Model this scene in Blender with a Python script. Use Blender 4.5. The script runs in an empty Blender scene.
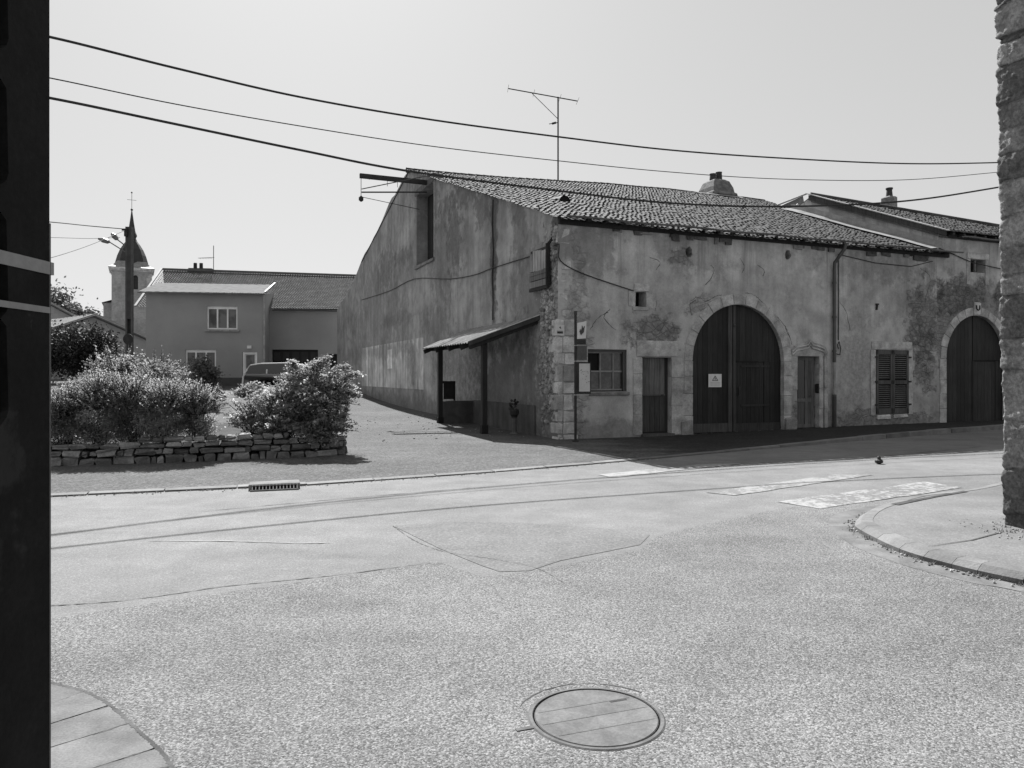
import bpy, math, random
from mathutils import Vector, Matrix, noise as mnoise
from mathutils.geometry import tessellate_polygon
R = math.radians
scene = bpy.context.scene
COL = scene.collection
rnd = random.Random(7)

# ---------------------------------------------------------------- camera, sky, sun, exposure
F = 740.0; CX = 512.0; HY = 376.0; EYE = 1.6
cd = bpy.data.cameras.new('camera'); cam = bpy.data.objects.new('camera', cd); COL.objects.link(cam)
cam.location = (0, 0, EYE); cam.rotation_euler = (R(90), 0, 0)
cd.sensor_width = 36; cd.lens = F / 1024 * 36; cd.shift_y = -(384 - HY) / 1024
cd.clip_start = 0.05; cd.clip_end = 3000
scene.camera = cam
SUN_AZ, SUN_EL = -17.0, 45.0                       # azimuth from +Y, negative = to the left
w = bpy.data.worlds.new('World'); scene.world = w; w.use_nodes = True
nt = w.node_tree; bg = nt.nodes['Background']
sky = nt.nodes.new('ShaderNodeTexSky'); sky.sky_type = 'NISHITA'; sky.sun_disc = False
sky.sun_elevation = R(SUN_EL); sky.sun_rotation = R(SUN_AZ)
sky.air_density = 1.0; sky.dust_density = 1.2; sky.ozone_density = 1.0
bw = nt.nodes.new('ShaderNodeRGBToBW')             # black and white film
pw = nt.nodes.new('ShaderNodeMath'); pw.operation = 'POWER'; pw.inputs[1].default_value = .30   # thin even haze flattens the sky
ml = nt.nodes.new('ShaderNodeMath'); ml.operation = 'MULTIPLY'; ml.inputs[1].default_value = 2.08
nt.links.new(sky.outputs[0], bw.inputs[0]); nt.links.new(bw.outputs[0], pw.inputs[0]); nt.links.new(pw.outputs[0], ml.inputs[0]); nt.links.new(ml.outputs[0], bg.inputs[0])
bg.inputs[1].default_value = 0.10
sd = bpy.data.lights.new('sun', 'SUN'); sd.energy = 5.0; sd.angle = R(0.5); sd.color = (1, 1, 1)
sun = bpy.data.objects.new('sun', sd); COL.objects.link(sun)
sdir = Vector((math.sin(R(SUN_AZ)) * math.cos(R(SUN_EL)), math.cos(R(SUN_AZ)) * math.cos(R(SUN_EL)), math.sin(R(SUN_EL))))
sun.rotation_euler = sdir.to_track_quat('Z', 'Y').to_euler(); sun.location = (0, 0, 30)
vs = scene.view_settings
vs.view_transform = 'Standard'; vs.look = 'None'; vs.gamma = 1; vs.exposure = 1.0; vs.use_curve_mapping = False

# ---------------------------------------------------------------- helpers
class Mat:
    """small node builder, everything is a grey value"""
    def __init__(s, name):
        s.m = bpy.data.materials.new(name); s.m.use_nodes = True
        s.t = s.m.node_tree; s.t.nodes.clear()
        s.out = s.t.nodes.new('ShaderNodeOutputMaterial')
        s.co = s.t.nodes.new('ShaderNodeTexCoord').outputs['Object']
    def n(s, typ): return s.t.nodes.new(typ)
    def link(s, a, b): s.t.links.new(a, b)
    def put(s, sock, v):
        if isinstance(v, (int, float)): sock.default_value = v
        elif isinstance(v, tuple): sock.default_value = v
        else: s.link(v, sock)
    def math(s, op, a, b=0.0, clamp=False):
        x = s.n('ShaderNodeMath'); x.operation = op; x.use_clamp = clamp
        s.put(x.inputs[0], a); s.put(x.inputs[1], b); return x.outputs[0]
    def map(s, v, a, b, c, d, smooth=True):
        x = s.n('ShaderNodeMapRange'); x.interpolation_type = 'SMOOTHSTEP' if smooth else 'LINEAR'
        s.put(x.inputs[0], v)
        for i, k in enumerate((a, b, c, d)): s.put(x.inputs[i + 1], k)
        return x.outputs[0]
    def coord(s, scale=(1, 1, 1), off=(0, 0, 0)):
        x = s.n('ShaderNodeMapping'); s.link(s.co, x.inputs[0])
        x.inputs['Scale'].default_value = scale; x.inputs['Location'].default_value = off; return x.outputs[0]
    def noise(s, scale, detail=4, rough=.55, st=(1, 1, 1), off=(0, 0, 0), dist=0):
        x = s.n('ShaderNodeTexNoise'); s.link(s.coord(st, off), x.inputs['Vector'])
        x.inputs['Scale'].default_value = scale; x.inputs['Detail'].default_value = detail
        x.inputs['Roughness'].default_value = rough; x.inputs['Distortion'].default_value = dist
        return x.outputs['Fac']
    def vor(s, scale, feature='F1', out='Distance', st=(1, 1, 1), rand=1, warp=0):
        x = s.n('ShaderNodeTexVoronoi'); x.feature = feature
        c = s.coord(st)
        if warp:
            nn = s.n('ShaderNodeTexNoise'); nn.inputs['Scale'].default_value = 3; s.link(c, nn.inputs['Vector'])
            mx = s.n('ShaderNodeVectorMath'); mx.operation = 'MULTIPLY_ADD'
            s.link(nn.outputs['Color'], mx.inputs[0]); mx.inputs[1].default_value = (warp,) * 3; s.link(c, mx.inputs[2]); c = mx.outputs[0]
        s.link(c, x.inputs['Vector'])
        x.inputs['Scale'].default_value = scale; x.inputs['Randomness'].default_value = rand
        return x.outputs[out]
    def attr(s, name='tint'):
        x = s.n('ShaderNodeAttribute'); x.attribute_name = name; return x.outputs['Fac']
    def mix(s, f, a, b):
        x = s.n('ShaderNodeMix'); x.data_type = 'FLOAT'; s.put(x.inputs[0], f); s.put(x.inputs[2], a); s.put(x.inputs[3], b); return x.outputs[0]
    def bump(s, h, strength=.5, dist=.02, prev=None):
        x = s.n('ShaderNodeBump'); s.put(x.inputs['Height'], h); x.inputs['Strength'].default_value = strength
        x.inputs['Distance'].default_value = dist
        if prev: s.link(prev, x.inputs['Normal'])
        return x.outputs[0]
    def pbr(s, color, rough=.85, normal=None, spec=.3, metal=0):
        p = s.n('ShaderNodeBsdfPrincipled'); s.put(p.inputs['Base Color'], color if not isinstance(color, (int, float)) else (color,) * 3 + (1,))
        s.put(p.inputs['Roughness'], rough); p.inputs['Specular IOR Level'].default_value = spec; p.inputs['Metallic'].default_value = metal
        if normal: s.link(normal, p.inputs['Normal'])
        return p.outputs[0]
    def done(s, sh): s.link(sh, s.out.inputs[0]); return s.m

def simple(name, base, rough=.8, var=.2, scale=2.5, fine=30, bump=.3, bd=.01, st=(1, 1, 1), spec=.3, metal=0):
    m = Mat(name)
    a = m.noise(scale, 5, .6, st); b = m.noise(fine, 3, .6, st)
    c = m.math('MULTIPLY', m.map(a, .3, .7, 1 - var, 1 + var), m.map(b, .25, .75, 1 - var * .6, 1 + var * .6))
    c = m.math('MULTIPLY', m.math('MULTIPLY', c, base), m.attr())
    return m.done(m.pbr(c, rough, m.bump(b, bump, bd), spec, metal))

def stain_mask(m, c, r, soft=.35, ns=2.2, amt=.9):
    """1 inside a noisy ellipsoid around c"""
    mp = m.n('ShaderNodeMapping'); m.link(m.co, mp.inputs[0])
    mp.inputs['Scale'].default_value = tuple(1 / k for k in r); mp.inputs['Location'].default_value = tuple(-a / k for a, k in zip(c, r))
    ln = m.n('ShaderNodeVectorMath'); ln.operation = 'LENGTH'; m.link(mp.outputs[0], ln.inputs[0])
    d = m.math('ADD', ln.outputs['Value'], m.map(m.noise(ns, 6, .65, off=(c[0], c[2], 0)), .3, .7, amt, -amt, False))
    return m.map(d, 1 - soft, 1 + soft, 1, 0)

def plaster(name, base, stains=(), rubble=(), rough=.92, damp=None, streak=.12, pits=True, drip=None):
    m = Mat(name)
    big = m.noise(.55, 6, .6); mid = m.noise(2.3, 6, .65, off=(3, 1, 7)); fine = m.noise(34, 5, .7)
    st = m.noise(1.0, 5, .6, st=(2.6, 2.6, .22), off=(5, 5, 0))
    c = m.map(big, .3, .7, .68, 1.2)
    c = m.math('MULTIPLY', c, m.map(mid, .3, .72, .84, 1.12))
    c = m.math('MULTIPLY', c, m.map(fine, .25, .75, .86, 1.12))
    c = m.math('MULTIPLY', c, m.map(st, .3, .7, 1 - streak, 1 + streak))
    blot = m.map(m.noise(1.15, 7, .7, off=(9, 2, 4), dist=.6), .56, .70, 0, 1)
    c = m.mix(m.math('MULTIPLY', blot, .55), c, .55)
    c = m.math('MULTIPLY', c, base)
    h = m.math('ADD', m.math('MULTIPLY', mid, 1.2), m.math('MULTIPLY', fine, .35))
    for (cc, r, val, amt) in stains:
        k = stain_mask(m, cc, r)
        c = m.mix(m.math('MULTIPLY', k, amt * .8), c, m.math('MULTIPLY', m.map(m.noise(9, 4, .7), .3, .7, .6, 1.4), val))
    if rubble:
        cell = m.vor(4.6, 'F1', 'Color', st=(1, 1, 1.5), warp=.12)
        x = m.n('ShaderNodeSeparateColor'); m.link(cell, x.inputs[0])
        edge = m.vor(4.6, 'DISTANCE_TO_EDGE', 'Distance', st=(1, 1, 1.5), warp=.12)
        stone = m.math('MULTIPLY', m.map(x.outputs[0], 0, 1, .75, 1.2), m.map(edge, 0.0, .09, .62, 1))
        stone = m.math('MULTIPLY', stone, m.math('MULTIPLY', m.map(m.noise(14, 5, .7), .3, .7, .6, 1.3), m.map(m.noise(4, 6, .7, off=(8, 8, 1)), .35, .65, .5, 1.5)))
        for (cc, r, val, amt) in rubble:
            k = m.math('MULTIPLY', stain_mask(m, cc, r, .3, 2.8, .8), amt * .8)
            c = m.mix(k, c, m.math('MULTIPLY', stone, val))
            h = m.mix(k, h, m.math('MULTIPLY', m.map(edge, 0, .12, -1.6, .3), 1.0))
    if damp:
        sp = m.n('ShaderNodeSeparateXYZ'); m.link(m.co, sp.inputs[0])
        z = m.math('ADD', sp.outputs[2], m.map(m.noise(1.6, 6, .65), .3, .7, .45, -.45, False))
        k = m.map(z, damp * .5, damp * 1.2, .62, 0)
        c = m.mix(k, c, m.math('MULTIPLY', m.map(m.noise(7, 5, .7), .3, .7, .6, 1.3), base * .38))
    if drip:
        sp = m.n('ShaderNodeSeparateXYZ'); m.link(m.co, sp.inputs[0])
        dn = m.noise(1.0, 6, .75, st=(3.4, 3.4, .16), off=(2, 8, 0)); 
        k = m.math('MULTIPLY', m.map(dn, .50, .62, 0, .6), m.map(sp.outputs[2], drip - 2.0, drip, 0, 1))
        c = m.mix(k, c, base * .42)
    c = m.math('MULTIPLY', c, m.attr())
    if pits:
        h = m.math('SUBTRACT', h, m.map(m.noise(11, 3, .6, off=(1, 7, 2)), .64, .72, 0, .5))
    return m.done(m.pbr(c, rough, m.bump(h, .55, .035), .2))

class MB:
    def __init__(s): s.v = []; s.f = []; s.t = []; s.T = None
    def add(s, vs, fs, tint=1.0):
        n = len(s.v)
        s.v += [s.T @ Vector(p) if s.T else Vector(p) for p in vs]
        s.f += [tuple(i + n for i in f) for f in fs]
        if isinstance(tint, (int, float)): s.t += [tint] * len(fs)
        else: s.t += list(tint)
        return s
    def quad(s, a, b, c, d, tint=1.0): return s.add([a, b, c, d], [(0, 1, 2, 3)], tint)
    def box(s, x0, x1, y0, y1, z0, z1, tint=1.0, jit=0, bev=0):
        j = lambda: rnd.uniform(-jit, jit) if jit else 0
        if bev:
            P = []
            for z, b in ((z0, bev), (z0 + bev, 0), (z1 - bev, 0), (z1, bev)):
                bb = bev
                pts = [(x0 + b, y0 + b), (x1 - b, y0 + b), (x1 - b, y1 - b), (x0 + b, y1 - b)]
                P += [(p[0] + j(), p[1] + j(), z + j()) for p in pts]
            fs = [(3, 2, 1, 0), (12, 13, 14, 15)]
            for k in range(3):
                for i in range(4):
                    a = k * 4 + i; b2 = k * 4 + (i + 1) % 4
                    fs.append((a, b2, b2 + 4, a + 4))
            return s.add(P, fs, tint)
        P = [(x + j(), y + j(), z + j()) for z in (z0, z1) for (x, y) in ((x0, y0), (x1, y0), (x1, y1), (x0, y1))]
        return s.add(P, [(3, 2, 1, 0), (4, 5, 6, 7), (0, 1, 5, 4), (1, 2, 6, 5), (2, 3, 7, 6), (3, 0, 4, 7)], tint)
    def bar(s, a, b, wd, ht, tint=1.0, up=(0, 0, 1)):
        a = Vector(a); b = Vector(b); d = (b - a).normalized(); u = Vector(up)
        if abs(d.dot(u)) > .98: u = Vector((1, 0, 0))
        x = d.cross(u).normalized() * wd / 2; y = x.cross(d).normalized() * ht / 2
        P = [p + sx * x + sy * y for p in (a, b) for sx, sy in ((-1, -1), (1, -1), (1, 1), (-1, 1))]
        return s.add(P, [(0, 1, 2, 3), (7, 6, 5, 4), (0, 4, 5, 1), (1, 5, 6, 2), (2, 6, 7, 3), (3, 7, 4, 0)], tint)
    def tube(s, path, r, n=8, tint=1.0, cap=True):
        path = [Vector(p) for p in path]; rr = r if isinstance(r, (list, tuple)) else [r] * len(path)
        P = []; fs = []; prev = None
        for i, p in enumerate(path):
            d = (path[min(i + 1, len(path) - 1)] - path[max(i - 1, 0)]).normalized()
            if prev is None:
                x = d.cross(Vector((0, 0, 1)));
                if x.length < .05: x = d.cross(Vector((1, 0, 0)))
            else: x = prev - d * prev.dot(d)
            x.normalize(); prev = x; y = d.cross(x)
            for k in range(n):
                a = 2 * math.pi * k / n; P.append(p + (x * math.cos(a) + y * math.sin(a)) * rr[i])
        for i in range(len(path) - 1):
            for k in range(n): fs.append((i * n + k, i * n + (k + 1) % n, (i + 1) * n + (k + 1) % n, (i + 1) * n + k))
        if cap: fs += [tuple(range(n - 1, -1, -1)), tuple(range((len(path) - 1) * n, len(path) * n))]
        return s.add(P, fs, tint)
    def lathe(s, c, prof, n=16, tint=1.0, sq=False):
        P = []; fs = []
        for (r, z) in prof:
            for k in range(n):
                a = 2 * math.pi * (k + (.5 if sq else 0)) / n; P.append((c[0] + r * math.cos(a), c[1] + r * math.sin(a), c[2] + z))
        for i in range(len(prof) - 1):
            for k in range(n): fs.append((i * n + k, i * n + (k + 1) % n, (i + 1) * n + (k + 1) % n, (i + 1) * n + k))
        fs += [tuple(range(n - 1, -1, -1)), tuple(range((len(prof) - 1) * n, len(prof) * n))]
        return s.add(P, fs, tint)
    def prism(s, pts, d, tint=1.0):
        """pts: 3D loop, d: offset vector"""
        n = len(pts); P = [Vector(p) for p in pts] + [Vector(p) + Vector(d) for p in pts]
        fs = [tuple(range(n - 1, -1, -1)), tuple(range(n, 2 * n))] + [(i, (i + 1) % n, n + (i + 1) % n, n + i) for i in range(n)]
        return s.add(P, fs, tint)
    def wall(s, outline, holes, Tf, depth, tint=1.0, back=False):
        loops = [[Vector((a, b, 0)) for a, b in l] for l in [outline] + list(holes)]
        tris = tessellate_polygon(loops); flat = [p for l in loops for p in l]
        s.add([Tf(p.x, p.y, 0) for p in flat], [tuple(t) for t in tris], tint)
        if back: s.add([Tf(p.x, p.y, depth) for p in flat], [tuple(t)[::-1] for t in tris], tint)
        for li, l in enumerate(loops):
            if li == 0 and not back: continue
            n = len(l)
            P = [Tf(p.x, p.y, 0) for p in l] + [Tf(p.x, p.y, depth) for p in l]
            s.add(P, [(i, (i + 1) % n, n + (i + 1) % n, n + i) for i in range(n)], tint)
        return s
    def build(s, name, mat, parent=None, smooth=False):
        me = bpy.data.meshes.new(name); me.from_pydata([tuple(p) for p in s.v], [], s.f)
        me.materials.append(mat)
        at = me.attributes.new('tint', 'FLOAT', 'FACE'); at.data.foreach_set('value', s.t)
        if smooth: me.polygons.foreach_set('use_smooth', [True] * len(me.polygons))
        me.update()
        o = bpy.data.objects.new(name, me); COL.objects.link(o)
        if parent:
            o.parent = parent
        return o

def tag(o, label=None, cat=None, group=None, kind=None):
    if label: o['label'] = label
    if cat: o['category'] = cat
    if group: o['group'] = group
    if kind: o['kind'] = kind
    return o
def thing(name, label, cat, loc=(0, 0, 0), rz=0, group=None):
    o = bpy.data.objects.new(name, None); COL.objects.link(o); o.location = loc; o.rotation_euler = (0, 0, rz)
    o.empty_display_size = .2
    return tag(o, label, cat, group)
def struct(o): o['kind'] = 'structure'; return o
def local(root):
    """world -> local of a thing, to feed MB.T"""
    return (Matrix.Translation(root.location) @ root.rotation_euler.to_matrix().to_4x4()).inverted()
def G(px, py, z=0.0):
    D = (EYE - z) * F / (py - HY); return Vector(((px - CX) / F * D, D, z))
def W(px, py, D): return Vector(((px - CX) / F * D, D, EYE + (HY - py) / F * D))
GX = -.42          # the gable plane stands this far left of the measured facade origin
class Frame:
    def __init__(s, O, ang):
        s.O = Vector((O[0], O[1], 0)); s.ang = ang
        s.u = Vector((math.cos(ang), math.sin(ang), 0)); s.v = Vector((-math.sin(ang), math.cos(ang), 0))
    def front(s, px, py, off=0):
        O = s.O + s.v * off; a = (px - CX) / F
        t = (a * O.y - O.x) / (s.u.x - a * s.u.y); D = O.y + s.u.y * t
        return (t, EYE + (HY - py) / F * D)
    def side(s, px, py, off=None):
        off = GX if off is None else off
        O = s.O + s.u * off; a = (px - CX) / F
        t = (a * O.y - O.x) / (s.v.x - a * s.v.y); D = O.y + s.v.y * t
        return (t, EYE + (HY - py) / F * D)
def sstep(x, a, b):
    x = max(0, min(1, (x - a) / (b - a))); return x * x * (3 - 2 * x)
def arch(t0, t1, z0, ztop, n=26):
    r = (t1 - t0) / 2; zs = ztop - r; c = (t0 + t1) / 2
    return [(t0, z0), (t1, z0)] + [(c + r * math.cos(math.pi * k / n), zs + r * math.sin(math.pi * k / n)) for k in range(n + 1)]
def rect(t0, t1, z0, z1): return [(t0, z0), (t1, z0), (t1, z1), (t0, z1)]
def catmull(pts, n=6):
    pts = [Vector(p) for p in pts]; out = []
    for i in range(len(pts) - 1):
        p0 = pts[max(i - 1, 0)]; p1 = pts[i]; p2 = pts[i + 1]; p3 = pts[min(i + 2, len(pts) - 1)]
        for k in range(n):
            t = k / n
            out.append(.5 * ((2 * p1) + (-p0 + p2) * t + (2 * p0 - 5 * p1 + 4 * p2 - p3) * t * t + (-p0 + 3 * p1 - 3 * p2 + p3) * t ** 3))
    out.append(pts[-1]); return out

# ---------------------------------------------------------------- ground
KERB = [(-600, -160), (-60, -7.5), (-20, 5.3), (-6.1, 9.8), (-3.08, 10.76), (-.6, 12.1), (1.62, 13.5), (6.1, 16.6), (10.4, 19.5), (15, 22.4), (40, 38), (600, 380)]
def kerb_y(x):
    for (x0, y0), (x1, y1) in zip(KERB, KERB[1:]):
        if x <= x1: return y0 + (y1 - y0) * (x - x0) / (x1 - x0)
    return KERB[-1][1]
def zt(x, y):
    e = .022 + .098 * sstep(x, 3, 12)
    k = .009 + .021 * sstep(-x, 3, 12)
    if x > 2: k = 0
    elif x > -3: k = .009 * (2 - x) / 5
    return e + k * max(0, min(y, 62) - 14) - .0

def asphalt(name, base, chip, chip_scale, rough=.85, spots=0, spec=.12, barn_shade=False):
    m = Mat(name)
    big = m.noise(.35, 6, .6); mid = m.noise(2.2, 6, .65, off=(2, 4, 0)); st = m.noise(1.2, 5, .6, st=(.18, 1, 1), off=(0, 3, 0))
    v1 = m.vor(chip_scale, 'F1', 'Color'); x = m.n('ShaderNodeSeparateColor'); m.link(v1, x.inputs[0])
    ch = x.outputs[0]; ed = m.vor(chip_scale, 'F1', 'Distance')
    n2 = m.noise(chip_scale * .45, 4, .7)
    c = m.math('MULTIPLY', m.map(big, .3, .7, .86, 1.12), m.map(mid, .3, .7, .9, 1.1))
    c = m.math('MULTIPLY', c, m.map(st, .35, .65, .94, 1.06))
    c = m.math('MULTIPLY', c, m.map(ch, 0, 1, 1 - chip, 1 + chip, False))
    c = m.math('MULTIPLY', c, m.map(n2, .3, .7, 1 - chip * .8, 1 + chip * .8))
    pale = m.map(ch, .90, .94, 0, 1)
    c = m.mix(m.math('MULTIPLY', pale, chip * .9), c, 2.2)
    if spots:
        c = m.mix(m.map(m.noise(5.5, 6, .75, off=(7, 7, 0)), .60, .74, 0, spots), c, .62)
        c = m.mix(m.map(m.noise(3.1, 7, .8, off=(1, 17, 0)), .62, .8, 0, spots), c, 1.3)
    c = m.math('MULTIPLY', m.math('MULTIPLY', c, base), m.attr())
    c = m.mix(m.map(m.noise(.9, 5, .6, st=(.5, 1, 1), off=(11, 3, 0)), .52, .7, 0, .35), c, m.math('MULTIPLY', c, .78))
    c = m.mix(m.map(m.noise(26, 3, .5, off=(5, 9, 0)), .70, .76, 0, .5), c, m.math('MULTIPLY', c, .5))
    if barn_shade:      # colour darkened to the right, deepening the barn's shadow on the ground
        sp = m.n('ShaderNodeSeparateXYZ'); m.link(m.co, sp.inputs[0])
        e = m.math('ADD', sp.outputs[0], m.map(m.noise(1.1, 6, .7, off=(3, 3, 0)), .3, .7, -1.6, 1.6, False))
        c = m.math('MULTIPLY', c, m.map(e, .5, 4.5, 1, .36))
    h = m.math('ADD', m.math('MULTIPLY', ed, -1.0), m.math('MULTIPLY', n2, .7))
    return m.done(m.pbr(c, rough, m.bump(h, min(1, chip * 1.2), .45 / chip_scale), spec))

M_road = asphalt('road_asphalt', .168, .2, 120, spots=.3)
M_chip = asphalt('coarse_asphalt', .15, .55, 140, spots=.25)
M_plaza = asphalt('plaza_ground', .098, .34, 45, spots=.55, rough=.9, spec=.1, barn_shade=True)
M_pave = asphalt('pavement_asphalt', .02, .3, 70, spots=.5)
M_island = asphalt('island_pavement', .165, .13, 80, spots=.35)
M_patch = asphalt('patch_asphalt', .15, .18, 70, spots=.3)
M_conc = simple('gutter_concrete', .15, .9, .24, 3.5, 90, .5, .005, spec=.1)
M_kerb = simple('kerb_stone', .15, .8, .22, 3, 50, .5, .008)
M_seam = simple('road_seam', .075, .95, .3, 3, 60, .2, .003, spec=.02)
m = Mat('road_paint')
k = m.map(m.math('ADD', m.noise(9, 6, .8), m.math('MULTIPLY', m.noise(1.3, 3, .5, off=(3, 3, 0)), .5)), .70, .80, 1, 0)
c = m.math('MULTIPLY', m.mix(m.math('MULTIPLY', k, m.attr()), .155, .34), m.map(m.vor(75, 'F1', 'Distance'), 0, .7, 1.1, .8))
M_paint = m.done(m.pbr(c, .7, m.bump(m.noise(60, 3, .6), .3, .006), .3))

xs = sorted(set([-600, -350, -200, -120, -80, -60, 600, 350, 200, 120, 80, 60, 40] + [round(-50 + i * 1.0, 2) for i in range(91)] + [a for a, b in KERB]))
mb = MB(); offs = [0, .25, .5, 1, 1.5, 2, 3, 4, 5, 6, 8, 10, 12, 14, 16, 18, 20, 23, 26, 30, 34, 38, 44, 50, 60, 80, 120, 200, 400, 900]
gp = []
for x in xs:
    y0 = kerb_y(x) + .12
    gp += [(x, y0 + o, zt(x, y0 + o) - (.004 if o == 0 else 0)) for o in offs]
nO = len(offs)
mb.add(gp, [(i * nO + j, (i + 1) * nO + j, (i + 1) * nO + j + 1, i * nO + j + 1) for i in range(len(xs) - 1) for j in range(nO - 1)])
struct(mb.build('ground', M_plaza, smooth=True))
mb = MB(); gp = []
offs2 = [0.12, 0, -.5, -1, -2, -4, -8, -15, -30, -60, -200, -500]
for x in xs: gp += [(x, kerb_y(x) + o, 0) for o in offs2]
nO = len(offs2)
mb.add(gp, [(i * nO + j, i * nO + j + 1, (i + 1) * nO + j + 1, (i + 1) * nO + j) for i in range(len(xs) - 1) for j in range(nO - 1)])
struct(mb.build('road', M_road))

def sheet(name, pts, z, mat, tint=1.0):
    mb = MB(); loop = [Vector((p[0], p[1], 0)) for p in pts]
    tr = tessellate_polygon([loop]); mb.add([(p.x, p.y, z) for p in loop], [tuple(t) for t in tr], tint)
    return struct(mb.build(name, mat))
# kerb stones along the far side
mb = MB(); kp = [Vector((x, kerb_y(x), 0)) for x in [i * .9 - 30 for i in range(80)]]
for a, b in zip(kp, kp[1:]):
    d = (b - a).normalized(); nrm = Vector((-d.y, d.x, 0)); a2 = a + d * .008; b2 = b - d * .008
    za = zt(a.x, a.y + .1) + .012 + rnd.uniform(-.006, .006); zb = zt(b.x, b.y + .1) + .012 + rnd.uniform(-.006, .006)
    j = rnd.uniform(-.012, .012); wd = .13
    P = [a2 + nrm * j, b2 + nrm * j, b2 + nrm * (wd + j), a2 + nrm * (wd + j)]
    mb.add([(p.x, p.y, -.05) for p in P] + [(P[0].x, P[0].y, za - .012), (P[1].x, P[1].y, zb - .012), (P[2].x, P[2].y, zb), (P[3].x, P[3].y, za)],
           [(0, 1, 5, 4), (4, 5, 6, 7), (1, 2, 6, 5), (3, 0, 4, 7), (2, 3, 7, 6)], rnd.uniform(.75, 1.15))
struct(mb.build('kerb', M_kerb))

# coarse foreground surfacing
cb = [(-60, 634), (50, 619), (200, 596), (330, 578), (440, 562.5), (482, 577), (520, 573), (575, 563), (640, 550), (658, 536), (705, 524), (780, 509), (812, 503)]
pts = [G(*p) for p in cb]
isl = [(913, 501), (875, 505.5), (837, 514), (829, 526), (851.5, 545), (899, 564), (970.6, 583), (1023, 592.5)]
pts += [G(*p) for p in isl] + [Vector((6.0, 1.3, 0)), Vector((11, -10, 0)), Vector((11, -40, 0)), Vector((-30, -40, 0)), Vector((-30, 2, 0))]
sheet('coarse_road', pts, .002, M_chip)
sheet('road_patch', [G(*p) for p in [(393, 526), (440, 549), (482, 566), (500, 572), (530, 571), (560, 561), (640, 545), (650, 535), (600, 528), (520, 523), (450, 522)]], .0035, M_patch)

def strip(mb, path, wd, z, tint=1.0, jit=.0):
    path = [Vector(p) for p in path]; P = []
    for i, p in enumerate(path):
        d = (path[min(i + 1, len(path) - 1)] - path[max(i - 1, 0)]); d.z = 0; d.normalize(); nn = Vector((-d.y, d.x, 0))
        k = wd / 2 * (1 + rnd.uniform(-jit, jit)); o = nn * rnd.uniform(-jit, jit) * wd * .5
        P += [(p.x + nn.x * k + o.x, p.y + nn.y * k + o.y, z), (p.x - nn.x * k + o.x, p.y - nn.y * k + o.y, z)]
    mb.add(P, [(2 * i, 2 * i + 1, 2 * i + 3, 2 * i + 2) for i in range(len(path) - 1)], tint)
def gpath(pl, n=10): return catmull([G(*p) for p in pl], n)
mb = MB()
strip(mb, gpath([(393, 526), (415, 541), (445, 552), (490, 559), (535, 568), (562, 582)], 12), .009, .0045, 1.75, .9)
strip(mb, gpath([(50, 606), (130, 600), (230, 586), (330, 576), (430, 563)], 14), .012, .005, 2.0, .9)
strip(mb, gpath([(760, 463), (850, 459), (980, 447)], 14), .02, .005, 1.3, .9)
strip(mb, gpath([(200, 512), (330, 500), (470, 488)], 14), .012, .005, 1.6, .9)
struct(mb.build('road_seam', M_seam))
mb = MB()
strip(mb, gpath([(150, 541), (230, 541.5), (300, 543.5), (330, 543)], 8), .02, .006, .35, .8)
struct(mb.build('old_road_line', M_paint))
# zebra stripes
mb = MB()
for q in ([(777, 502), (925, 482), (963, 488), (820, 509)], [(706, 493), (835, 474.5), (873, 475), (735, 496)], [(598, 475), (700, 464.5), (745, 463.5), (612, 478)]):
    a, b, c, d = [G(*p) for p in q]; N = 14
    P = []
    for i in range(N + 1):
        e0 = a.lerp(b, i / N); e1 = d.lerp(c, i / N); jj = rnd.uniform(-.02, .02)
        P += [(e0.x, e0.y + jj, .007), (e1.x, e1.y + jj, .007)]
    mb.add(P, [(2 * i, 2 * i + 1, 2 * i + 3, 2 * i + 2) for i in range(N)], {777: 1.0, 706: .75, 598: .7}[q[0][0]])
struct(mb.build('crosswalk', M_paint))

# right pavement island
kpix = [(1023, 586.5), (951.5, 570), (899, 554), (861, 535), (855, 528), (863.4, 518.6), (880, 511.5), (913, 502)]
kerb_out = catmull([Vector((12, -6, 0)), Vector((7.0, 1.0, 0)), Vector((4.7, 4.4, 0))] + [G(*p) for p in kpix] + [Vector((6.2, 10.0, 0)), Vector((8.2, 11.6, 0)), Vector((12, 14.4, 0)), Vector((25, 23.0, 0))], 8)
gut_out = catmull([Vector((11.6, -6.3, 0)), Vector((6.7, .8, 0)), Vector((4.45, 4.2, 0))] + [G(*p) for p in isl[::-1]] + [Vector((6.1, 9.85, 0)), Vector((8.1, 11.45, 0)), Vector((11.9, 14.25, 0)), Vector((24.9, 22.8, 0))], 8)
mb = MB(); n = len(kerb_out)
for i in range(n - 1):
    mb.add([(*gut_out[i][:2], .004), (*gut_out[i + 1][:2], .004), (*kerb_out[i + 1][:2], .013), (*kerb_out[i][:2], .013)], [(0, 1, 2, 3)], .95 + .12 * ((i // 8) % 2))
struct(mb.build('gutter', M_conc))
def inward(path, dist):
    out = []
    for i, p in enumerate(path):
        d = path[min(i + 1, len(path) - 1)] - path[max(i - 1, 0)]; d.z = 0; d.normalize()
        out.append(p + Vector((d.y, -d.x, 0)) * dist)
    return out
kin = inward(kerb_out, .17); kmid = inward(kerb_out, .06)
mb = MB()
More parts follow.
